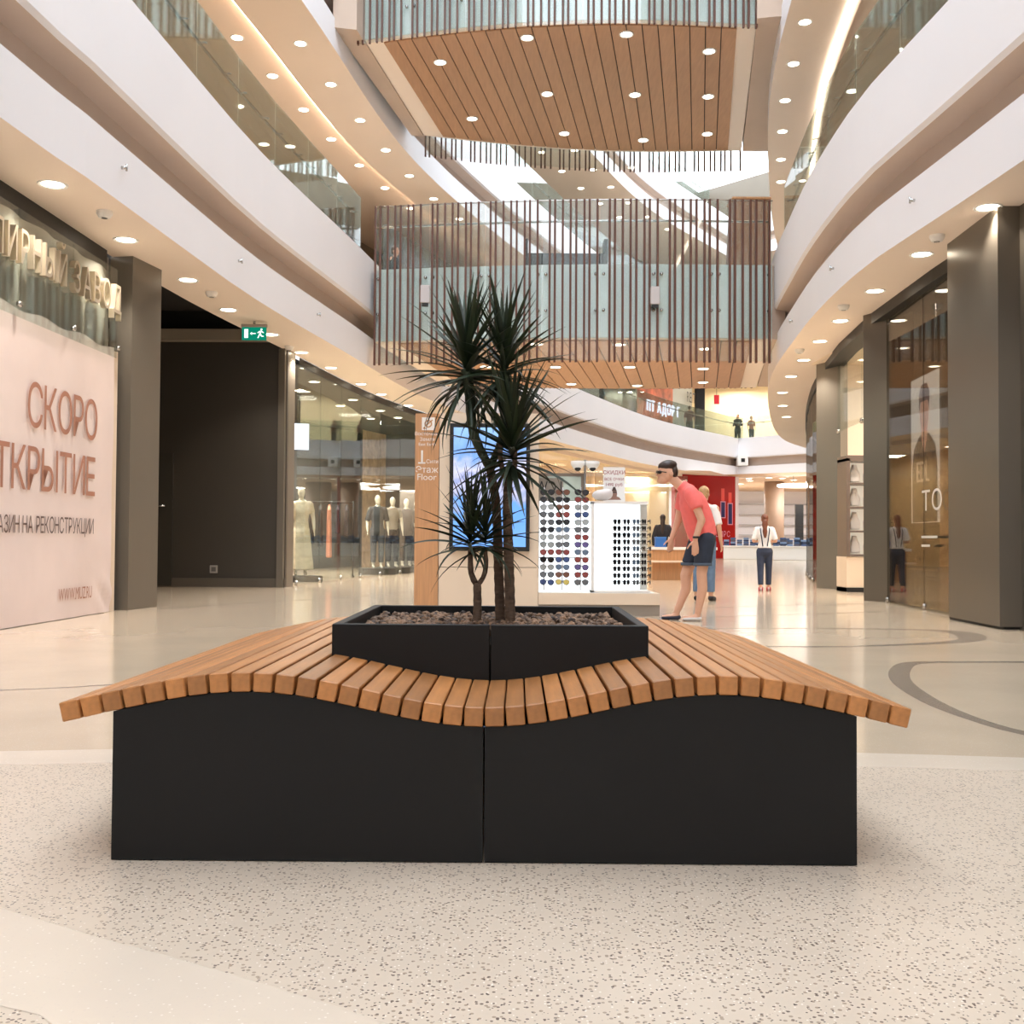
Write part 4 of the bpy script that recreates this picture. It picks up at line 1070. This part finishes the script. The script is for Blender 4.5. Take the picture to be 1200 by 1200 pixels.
def glazing(n, C, z0, z1, w, m, posts=None):
    root = bpy.data.objects.new(f'window_{n}', None); COL.objects.link(root); root['kind'] = 'structure'
    L = arclen(C); s = 0
    while s < L[-1] - .2:
        e = min(s + w, L[-1]); a, _ = at_len(C, s + .008, L); b, _ = at_len(C, e - .008, L)
        wallbox('pane', (a.x, a.y), (b.x, b.y), .016, z0, z1, m, root)
        tube('floor_clamp', [(a.x, a.y, z0 - .02), (a.x * .98 + b.x * .02, a.y * .98 + b.y * .02, z0 + .05)], .03, STEEL, root, 6); s = e
    return root


glazing(1, span(GLc, 19.95, 34), .03, 4.2, 1.45, GLASS)
struct(sweep('trim_shop_head', span(GLc, 19.9, 33.5), [(-.02, 4.3), (-.02, 4.16), (.1, 4.16), (.1, 4.3)], BLACK))
struct(sweep('trim_far_shop_head', span(GLc, 33.4, 55), [(-.06, 4.3), (-.06, 4.16), (.14, 4.16), (.14, 4.3)], CREAM))
INN = mat('shop_grey_wall', (104, 104, 100), .6, var=.05); struct(sweep('wall_fashion_shop', [Vector((-6.9, 19.8))] + span(offset(main, 5.2), 20, 37.5), [(0, 0), (0, 4.6)], INN))
struct(sweep('ceiling_fashion_shop', span(GLc, 19, 34.5), [(5.5, 4.29), (.12, 4.29)], mat('shop_dark_ceiling', (86, 84, 80), .7)))
a = GLc[min(range(len(GLc)), key=lambda i: abs(GLc[i].y - 34))]; struct(wallbox('wall_shop_partition', (a.x, a.y), (a.x - 4.2, a.y + 1.6), .15, 0, 4.3, INN))
for q, (x, y) in enumerate(((-5.6, 22), (-5.0, 25.5), (-4.2, 29))):
    lamp('shop_area_light', (x, y, 4.2), .8, 140, (1, .93, .82))
for x, y in ((-4.6, 20.8), (-5.4, 21.8), (-4.3, 23.4), (-4.9, 24.8), (-3.9, 26.4), (-4.4, 27.6), (-3.5, 28.6), (-3.2, 30.2), (-4.0, 30.5)):
    downlight(x, y, 4.28, 'bright round spotlight in the fashion shop ceiling', 'spotlights in the fashion shop ceiling', 18, 1.2)
CRM = mat('mannequin_gloss', (236, 226, 208), .3)
GOWN = mat('pale_gold_gown', (214, 202, 176), .6, var=.12, vscale=12)
for lb, loc, top, low, sk_ in (('headed mannequin in a pale gold evening gown behind the shop glass', (-4.32, 22.2, .12), GOWN, GOWN, True), ('mannequin in a grey jacket and cropped trousers in the shop window', (-3.35, 27.0, .16), GREYC, GREYC, False),
                             ('mannequin in a taupe top and dark trousers in the shop window', (-3.10, 28.1, .16), mat('taupe_cloth', (150, 138, 124), .8), DKC, False), ('mannequin in a black suit in the shop window', (-2.85, 29.2, .16), DKC, DKC, False), ('mannequin in a black dress at the end of the shop window', (-2.66, 30.2, .16), DKC, DKC, True)):
    p = person('mannequin', lb, loc, 1.82, R_(20), top, low, None, None, CRM, faceless=True, skirt=sk_, cat='mannequin', sleeve=.9 if top in (GREYC, DKC) else .3, vox=.017)
    obj('stand', box_me('stand', -.4, .4, -.3, .3, -loc[2], -.0, mat('dark_plinth', (70, 66, 60), .5)), p)
for lb, (x, y), cols in (('clothes rail with black coats and a long salmon dress', (-4.2, 24.9), [(46, 46, 48), (60, 60, 60), (226, 152, 124), (46, 44, 48), (52, 50, 56)]),):
    r = thing('clothes_rail', lb, 'clothes rail', (x, y, 0), R_(15))
    for s in (-.55, .55): tube('rail_post', [(s, 0, 0), (s, 0, 1.75)], .018, BLACK, r, 8); tube('rail_foot', [(s, -.25, .02), (s, .25, .02)], .018, BLACK, r, 8)
    tube('rail_bar', [(-.55, 0, 1.72), (.55, 0, 1.72)], .016, BLACK, r, 8)
    for k, c in enumerate(cols):
        g = thing('hanging_garment', ('long salmon dress' if k == 2 else ('black coat', 'charcoal coat', '', 'short black jacket', 'dark grey blazer')[k]) + ' hanging on the shop clothes rail', 'garment', (x + (-.4 + k * .2) * math.cos(R_(15)), y + (-.4 + k * .2) * math.sin(R_(15)), 1.7), R_(100))
        ln = 1.25 if k == 2 else (.95, 1.0, 0, .7, .75)[k]
        blob('cloth', g, [{'p': [(0, 0, -.06, .05, .035), (0, 0, -.16, .2, .05), (0, 0, -.5, .17, .06), (0, 0, -ln, .22, .07)], 'flat': (0, 1)}], [], mat('garment_%d' % k, c, .85, var=.1, vscale=6), voxel=.02)
        tube('hanger_hook', [(0, 0, -.05), (.026, 0, -.012), (.03, 0, .03), (0, 0, .05), (-.024, 0, .038)], .004, STEEL, g, 5)
ip = thing('lit_price_panel', 'small white illuminated panel high inside the fashion shop', 'panel', (-4.85, 24.6, 3.2), R_(20)); box('panel_back', -.24, .24, 0, .05, -.32, .32, BLACK, ip); tube('panel_rod', [(0, .02, .3), (0, .02, 1.09)], .015, BLACK, ip, 6); box('panel_light', -.22, .22, -.01, 0, -.3, .3, emat('panel_white', (235, 242, 255), .9), ip)

# warm lit shops farther along the curve
glazing(2, span(GLc, 34.2, 55.5), .03, 4.2, 2.0, GLASS)
GOLDW = mat('golden_mosaic_wall', (240, 200, 158), .5, var=.25, vscale=5)
struct(sweep('wall_golden_shop', span(offset(main, 4.6), 33.5, 54.5), [(0, 0), (0, 4.4)], GOLDW)); struct(sweep('ceiling_golden_shop', span(GLc, 34, 53), [(4, 4.28), (.12, 4.28)], CREAM))
for s in (2, 7, 12, 17, 22):
    C = offset(main, 3); p, _ = at_len(C, s_at(C, 35) + s); lamp('shop_area_light', (p.x, p.y, 4.1), 1.2, 95, (1, .82, .58))

# red shopfront at the end of the mall
struct(wallbox('wall_cream_link', (4.2, 54.0), (8.0, 55.22), .2, 0, 4.35, mat('cream_link', (240, 220, 194), .6))); struct(poly('ceiling_cream_link', [(4, 52), (9.6, 52.6), (11.5, 57), (4, 56)], 4.315, CREAM))
RED = mat('red_gloss_panel', (168, 22, 20), .4, spec=.25, var=.04, vscale=.6)
rw = thing('red_shopfront', 'glossy red shopfront wall with lipstick emblem and white lettering', 'shopfront', (0, 0, 0))
RA, RB = Vector((8.3, 55.2)), Vector((11.75, 57.0)); wallbox('red_wall', (RA.x, RA.y), (RB.x, RB.y), .3, 0, 4.3, RED, rw)
RDn = (RB - RA).normalized(); RDIR = Vector((RDn.x, RDn.y, 0))
LOGR = mat('bright_red_print', (236, 74, 60), .4); NVY = mat('navy_print', (42, 38, 92), .4); LIL = mat('lilac_print', (220, 150, 170), .4)


def onred(nm, s0, s1, z0, z1, m, lift):
    a = RA + RDn * s0; b = RA + RDn * s1; n = Vector((RDn.y, -RDn.x)) * lift
    obj(nm, mesh(nm, [(a.x + n.x, a.y + n.y, z0), (b.x + n.x, b.y + n.y, z0), (b.x + n.x, b.y + n.y, z1), (a.x + n.x, a.y + n.y, z1)], [(0, 1, 2, 3)], m), rw)


for s, c0, c1, t0, t1 in ((2.95, 3.0, 3.65, 2.15, 2.93), (3.42, 2.92, 3.45, 1.8, 2.85)):
    onred('emblem_cap', s, s + .22, c0, c1, LOGR, .012); onred('emblem_edge', s - .05, s + .29, t0 - .05, t1 + .05, LIL, .012); onred('emblem_tube', s, s + .24, t0, t1, NVY, .02)
onr = lambda q, z: frame_mat((RA.x + RDn.x * q + .04, RA.y + RDn.y * q - .08, z), RDIR)
letters('ЦИРС', .42, LIL, onr(2.55, 1.12), rw, gap=.2, sx=.75); letters('ОКАЗ', .26, LIL, onr(2.8, .72), rw, gap=.3, sx=.75)

# bright jeans shop beyond
struct(box('wall_sky_block', 25, 25.2, 38, 75, 0, 16, mat('sky_block_cream', (206, 188, 168), .6)))  # unseen wall added to keep bright sky out of the shop glass reflections
JW = mat('bright_shop_wall', (236, 236, 240), .5); struct(box('wall_far_shop', 6, 30, 74, 74.2, 0, 4.4, JW)); struct(wallbox('wall_far_shop_side', (12.05, 57.6), (13, 74), .2, 0, 4.4, JW))
struct(poly('ceiling_far_shop', [(9, 57), (34, 40), (34, 75), (9, 75)], 4.32, mat('far_ceiling', (226, 200, 172), .7)))
for x, y in ((14, 66), (19, 66), (24, 66), (17, 60)): lamp('shop_area_light', (x, y, 4.2), 2.5, 170, (1, .96, .92))
for k, (x, y) in enumerate(((12.9, 59), (13.8, 58.2), (14.6, 58.5), (13.4, 61), (14.8, 62), (15.6, 60), (13.6, 64.5), (15.4, 65), (12.8, 57.6), (14.4, 57))): downlight(x, y, 4.31, 'small warm downlight in the ceiling before the jeans shop', 'downlights before the jeans shop', 0, 2)
tube('column', [(15.0, 62, 0), (15.0, 62, 4.3)], .55, mat('taupe_column', (176, 150, 130), .5), None, 24)['kind'] = 'structure'
rl_ = thing('ring_lamp', 'large glowing ring lamp hanging before the jeans shop', 'ceiling light', (14.6, 55.2, 3.75))
tube('ring', [(1.0 * math.cos(2 * PI * k / 28), 1.0 * math.sin(2 * PI * k / 28), 0) for k in range(29)], .07, emat('ring_led', (255, 240, 226), 5), rl_, 8); tube('hanger', [(0, 1, 0), (0, 1, .55)], .02, STEEL, rl_, 6)
JB = [mat('denim_%d' % k, c, .8) for k, c in enumerate(((70, 92, 130), (44, 56, 84), (120, 146, 180), (86, 88, 104)))]
for q, (x, y, lb) in enumerate(((11.55, 54.2, 'by the red shopfront'), (13.45, 51.8, 'under the ring lamp'), (14.4, 60.0, 'behind the two front tables'))):
    tb = thing('display_table', f'white jeans display table {lb}', 'table', (x, y, 0), R_(-12))
    box('table_base', -.95, .95, -.4, .4, 0, .62, PAPER, tb, .02); box('table_top', -1.0, 1.0, -.45, .45, .62, .68, mat('white_top', (244, 240, 236), .4), tb)
    for k in range(6):
        st = thing('folded_jeans', f'stack of folded blue jeans on the white table {lb}', 'clothes', (x + (-.8 + k * .32) * math.cos(R_(-12)), y + (-.8 + k * .32) * math.sin(R_(-12)), .68), R_(-12), f'folded jeans on the table {lb}')
        for j in range(3 + k % 2): box('folded_pair', -.13, .13, -.3, .3, j * .1, j * .1 + .095, JB[(k + j) % 4], st, .02)
for k in range(5):
    ws = thing('wall_shelf', f'{("lowest", "second lowest", "middle", "second highest", "highest")[k]} white shelf on the bright far shop wall', 'shelf', (17.5, 73.8, .6 + k * .7)); box('shelf_board', -5, 5, -.4, 0, 0, .06, mat('grey_shelf', (170, 172, 180), .5), ws)
    box('shelf_bracket', -3, -2.9, -.3, 0, -.2, 0, STEEL, ws)
dk = thing('advertising_totem', 'dark narrow totem standing inside the bright far shop', 'sign', (16.3, 61.5, 0)); box('totem_body', -.22, .22, -.1, .1, 0, 3.0, BLACK, dk); box('totem_base', -.3, .3, -.2, .2, 0, .06, STEEL, dk)
ce = thing('camera_box', 'small white camera box on the taupe band at the far gallery corner', 'camera', (12.25, 57.7, 5.2)); box('housing', -.28, .28, -.25, .2, -.28, .28, PAPER, ce, .03); box('lens_plate', -.1, .1, -.27, -.25, -.1, .1, BLACK, ce)

# ------------------------------------------------------------------ far first gallery: glazed shopfronts
gs_ = bpy.data.objects.new('window_3', None); COL.objects.link(gs_); gs_['kind'] = 'structure'
Wf = offset(main, 2.3); L = arclen(Wf)
GREYPAN = mat('grey_glass_panel', (96, 100, 98), .15); PALEPAN = mat('pale_panel', (188, 188, 180), .4); DARKPAN = mat('dark_glass_panel', (62, 62, 62), .15)
posterm = mat('orange_poster', (206, 104, 72), .5, var=.55, vscale=1.6)
for y0, y1, m_ in ((30, 38, DARKPAN), (38, 43.5, GREYPAN), (43.5, 45.6, DARKPAN), (45.6, 47.8, PALEPAN), (47.8, 49.6, PALEPAN), (49.6, 52, GREYPAN), (52, 53.2, DARKPAN), (53.2, 55.6, posterm), (55.6, 56.9, posterm), (56.9, 58.4, PALEPAN)):
    a, _ = at_len(Wf, s_at(Wf, y0), L); b, _ = at_len(Wf, s_at(Wf, y1), L)
    if (a - b).length > .2: wallbox('pane', (a.x, a.y), (b.x, b.y), .1, 6.2, 9.6, m_, gs_)
a, _ = at_len(Wf, L[-1], L); box('mullion', a.x - .15, a.x + .35, a.y - .2, a.y + .2, 6.2, 10.2, BLACK, gs_)
tdir = (Wf[-1] - Wf[-5]).normalized(); td3 = Vector((tdir.x, tdir.y, 0)); nn = Vector((tdir.y, -tdir.x))
p0 = Wf[-1] - tdir * 1.75 + nn * .15; letters('REIT', .8, BLACK, frame_mat((p0.x, p0.y, 8.35), td3), gs_, gap=.1, sx=.7)
ls = thing('lit_gallery_letters', 'row of glowing white letters on the far gallery window', 'sign', (0, 0, 0))
p0 = Wf[-1] - tdir * 7.2 + nn * .5; letters('ПТ АДОР Г', .75, emat('letter_glow', (235, 232, 255), 1.6), frame_mat((p0.x, p0.y, 7.3), td3), ls, ext=.03, gap=.25, sx=.8)
# glowing shop beyond the corner
struct(wallbox('wall_glowing_shop', (9.5, 63.5), (22, 60), .2, 6.2, 10.4, mat('warm_shop_wall', (246, 234, 206), .6)))
for x, y in ((12.5, 61), (15.5, 60)): lamp('shop_area_light', (x, y, 9.6), 1.5, 130, (1, .9, .68))
rb = thing('red_hanging_sign', 'small red sign hanging in the glowing far gallery shop', 'sign', (11.1, 58.8, 8.35)); box('sign_plate', -.14, .14, -.02, .02, 0, .5, mat('red_sign', (220, 30, 44), .5), rb); tube('cord', [(0, 0, .5), (0, 0, 1.9)], .01, BLACK, rb, 5)
for k in range(10):
    p, _ = at_len(offset(main, 1.0 + .9 * (k % 2)), s_at(main, 50) + 1.3 * k); downlight(p.x, p.y, 10.3 if k % 2 == 0 else 10.48, 'small downlight in the second gallery soffit above the glowing shop', 'downlights above the glowing shop', 0, 2)

# ------------------------------------------------------------------ ground floor, right: dark panel storefronts
struct(wallbox('wall_right_panel', (4.98, 12.36), (4.92, 10.94), .4, 0.03, 4.3, GREYMETAL_D)); struct(box('baseboard_right', 4.98, 5.3, 10.98, 12.34, 0, .05, BLACK))
struct(box('wall_right_return', 5.14, 5.5, 10.6, 10.98, 0, 4.3, GREYMETAL_D))
struct(box('wall_right_near', 5.3, 5.4, -3, 10.7, 0, 4.3, mat('black_gloss_panel', (34, 32, 28), .12)))
struct(sweep('trim_right_head', [Vector(q) for q in ((5.98, 20.9), (5.62, 18.6), (5.36, 16.2), (5.24, 13.5), (5.2, 11))], [(0, 4.3), (0, 4.14), (.3, 4.14)], BLACK))
def sticker(nm, lb, y, z, w, h, body):
    s_ = thing('safety_sticker', lb, 'sticker', (4.935 + (y - 10.94) * .042 - .004, y, z)); M = frame_mat((-.003, 0, 0), (0, -1, 0))
    box('sticker_sheet', -.003, 0, -w / 2, w / 2, -h / 2, h / 2, mat('red_sticker', (206, 44, 54), .4), s_)
    printed(body, h * .42, PAPER, frame_mat((-.005, 0, -h * .12), (0, -1, 0)), s_)


sticker('a', 'square red fire hydrant sticker on the tall grey panel', 11.93, 1.46, .2, .1, '01 10'); sticker('b', 'upper narrow red sticker on the tall grey panel', 11.37, 1.5, .13, .12, 'F'); sticker('c', 'lower narrow red sticker on the tall grey panel', 11.37, .77, .13, .12, 'i')
gz = glazing(4, [Vector((5.45, 15.75)), Vector((5.36, 14.2)), Vector((5.26, 12.4))], .03, 4.12, 1.66, DARKGLASS)
struct(box('wall_poster_shop', 8.2, 8.3, 11, 16.2, 0, 4.3, mat('dim_shop_wall', (128, 116, 98), .7))); struct(box('wall_poster_shop_near', 5.45, 8.2, 11.0, 11.1, 0, 4.3, DARKWALL)); struct(box('wall_poster_shop_far', 5.75, 8.2, 16.1, 16.2, 0, 4.3, mat('dim_shop_wall', (128, 116, 98)))); struct(box('ceiling_poster_shop', 5.5, 8.2, 11, 16.2, 4.28, 4.32, DARKWALL))
lamp('shop_area_light', (6.8, 13.6, 4.2), .6, 40, (1, .88, .7)); lamp('shop_area_light', (5.52, 14.8, 4.2), .15, 30, (1, .92, .82), (0, R_(6), 0), 1.2)  # second area light has no known fixture, added to brighten the poster
pst = thing('fashion_poster', 'tall poster with added glow showing a figure in a black lettered jacket', 'poster', (5.72, 15.0, 0), R_(-4))
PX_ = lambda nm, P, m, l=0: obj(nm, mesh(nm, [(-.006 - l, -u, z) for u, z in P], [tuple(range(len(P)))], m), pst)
box('poster_sheet', -.005, .005, -.62, .62, 1.15, 3.2, mat('poster_white', (226, 224, 222), .5, emit=.75), pst)  # emission added to the poster prints because they stayed dim behind the glass
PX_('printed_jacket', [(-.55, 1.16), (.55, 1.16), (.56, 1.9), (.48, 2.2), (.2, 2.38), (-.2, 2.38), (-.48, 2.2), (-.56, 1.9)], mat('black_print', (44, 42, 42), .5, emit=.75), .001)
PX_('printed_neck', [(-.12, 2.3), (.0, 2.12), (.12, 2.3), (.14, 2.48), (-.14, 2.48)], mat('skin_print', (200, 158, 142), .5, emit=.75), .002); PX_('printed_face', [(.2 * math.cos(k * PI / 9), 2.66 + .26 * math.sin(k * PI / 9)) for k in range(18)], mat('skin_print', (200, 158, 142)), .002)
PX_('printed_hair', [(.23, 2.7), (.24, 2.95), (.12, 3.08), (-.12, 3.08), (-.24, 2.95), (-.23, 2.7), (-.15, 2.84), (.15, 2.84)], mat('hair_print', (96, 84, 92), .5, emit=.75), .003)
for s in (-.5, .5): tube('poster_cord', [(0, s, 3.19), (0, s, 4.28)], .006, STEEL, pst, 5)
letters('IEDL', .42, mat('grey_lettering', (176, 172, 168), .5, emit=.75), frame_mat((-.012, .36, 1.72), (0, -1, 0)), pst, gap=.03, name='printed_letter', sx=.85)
gp_ = thing('glass_lettering', 'large white letters stuck on the dark shop glass', 'lettering', (5.30, 13.55, 0)); letters('ТО', .36, mat('white_vinyl', (204, 200, 194), .5), frame_mat((-.02, .4, 1.28), (-.06, -1, 0)), gp_, gap=.12, name='vinyl_letter', sx=1.6)
for z_, w_ in ((.93, .62), (.82, .34)): obj('small_print_line', mesh('small_print_line', [(-.03, .4, z_), (-.03 - .06 * w_, .4 - w_, z_), (-.03 - .06 * w_, .4 - w_, z_ + .03), (-.03, .4, z_ + .03)], [(0, 1, 2, 3)], mat('white_vinyl', (204, 200, 194))), gp_)
struct(wallbox('pillar_grey', (5.29, 16.3), (5.5, 15.76), .45, 0, 4.3, GREYMETAL_D)); struct(wallbox('pillar_far_grey', (5.81, 20.67), (6.06, 19.98), .16, 0, 4.3, GREYMETAL))
# jewellery shop between the two columns
JC = mat('jewellery_shop_cream', (240, 222, 200), .6)
struct(box('wall_jewellery_shop', 9, 9.1, 16.2, 21.2, 0, 4.3, JC)); struct(box('wall_jewellery_far', 6.2, 9, 20.7, 20.8, 0, 4.3, JC)); struct(box('ceiling_jewellery_shop', 5.75, 9, 16.2, 20.8, 4.27, 4.31, JC))
lamp('shop_area_light', (7.2, 18.2, 4.2), 1.2, 95, (1, .9, .78))
glazing(5, [Vector((6.0, 19.95)), Vector((5.72, 16.4))], 2.9, 4.15, 1.8, GLASS)
cab = thing('jewellery_cabinet', 'tall grey framed jewellery cabinet with lit shelves', 'cabinet', (5.87, 19.0, 0))
FRM_ = mat('grey_frame', (112, 98, 88), .4); box('cabinet_base', 0, .9, .02, .6, .0, .62, BEIGE, cab); box('plinth', 0, .9, 0, .6, 0, .08, BLACK, cab); box('back_panel', .02, .9, .5, .55, .62, 2.3, mat('cream_back', (246, 234, 214), .5, emit=.25), cab)
box('side_frame', 0, .06, 0, .55, .62, 2.35, FRM_, cab); box('top_frame', 0, .95, 0, .55, 2.3, 2.4, FRM_, cab)
BUST = blob_me('necklace_bust', [{'p': [(0, 0, .02, .1, .06), (0, 0, .16, .11, .05), (0, 0, .25, .06, .045), (0, 0, .33, .045, .04)], 'flat': (1, 1)}], [], mat('white_velvet', (246, 242, 236), .7), voxel=.014)
for r in range(4):
    z = .66 + r * .42; box('shelf', .06, .9, 0, .5, z - .03, z, FRM_, cab)
    for c in range(2):
        o = tag(obj('necklace_bust', BUST), f'white necklace bust on the {("lowest", "second", "third", "top")[r]} shelf of the jewellery cabinet', 'display bust', f'necklace busts on cabinet shelf {r + 1}'); o.location = (5.87 + .2 + c * .26, 19.22, z)
# dark glazed fronts farther along on the right
GRc = [p for p in offset(RC, -.95) if 20.9 < p.y < 45][::-1]
glazing(6, GRc, .03, 4.2, 1.7, DARKGLASS); struct(sweep('wall_right_far', offset(GRc, 2.5), [(0, 0), (0, 4.5)], DARKWALL)); struct(sweep('trim_right_far_head', GRc, [(-.02, 4.3), (-.02, 4.1), (.1, 4.1)], BLACK))
struct(sweep('ceiling_right_far_shop', GRc, [(2.6, 4.29), (.1, 4.29)], DARKWALL))

# seated customer and small stall behind the kiosk
person('person', 'dark haired person in black at the stall beyond the kiosk', (3.55, 25.5, 0), 1.5, R_(170), DKC, DKC, HAIRD, long_hair=True, sleeve=1)
stl = thing('stall_counter', 'wooden stall counter with blue boxes beyond the kiosk', 'counter', (3.9, 24.6, 0)); box('stall_front', -.75, .65, -.3, .5, 0, .68, OAK, stl); box('stall_top', -.85, .7, -.35, .55, .68, .74, PAPER, stl); box('stall_ledge', -.9, .0, -.55, -.3, .4, .44, BEIGE, stl)
bxs = thing('blue_box', 'small blue box on the wooden stall counter', 'box', (3.35, 24.45, .74)); box('box_body', -.12, .12, -.1, .1, 0, .2, mat('blue_card', (50, 110, 190), .5), bxs); box('box_lid', -.125, .125, -.105, .105, .2, .23, mat('blue_lid', (70, 130, 205), .5), bxs)
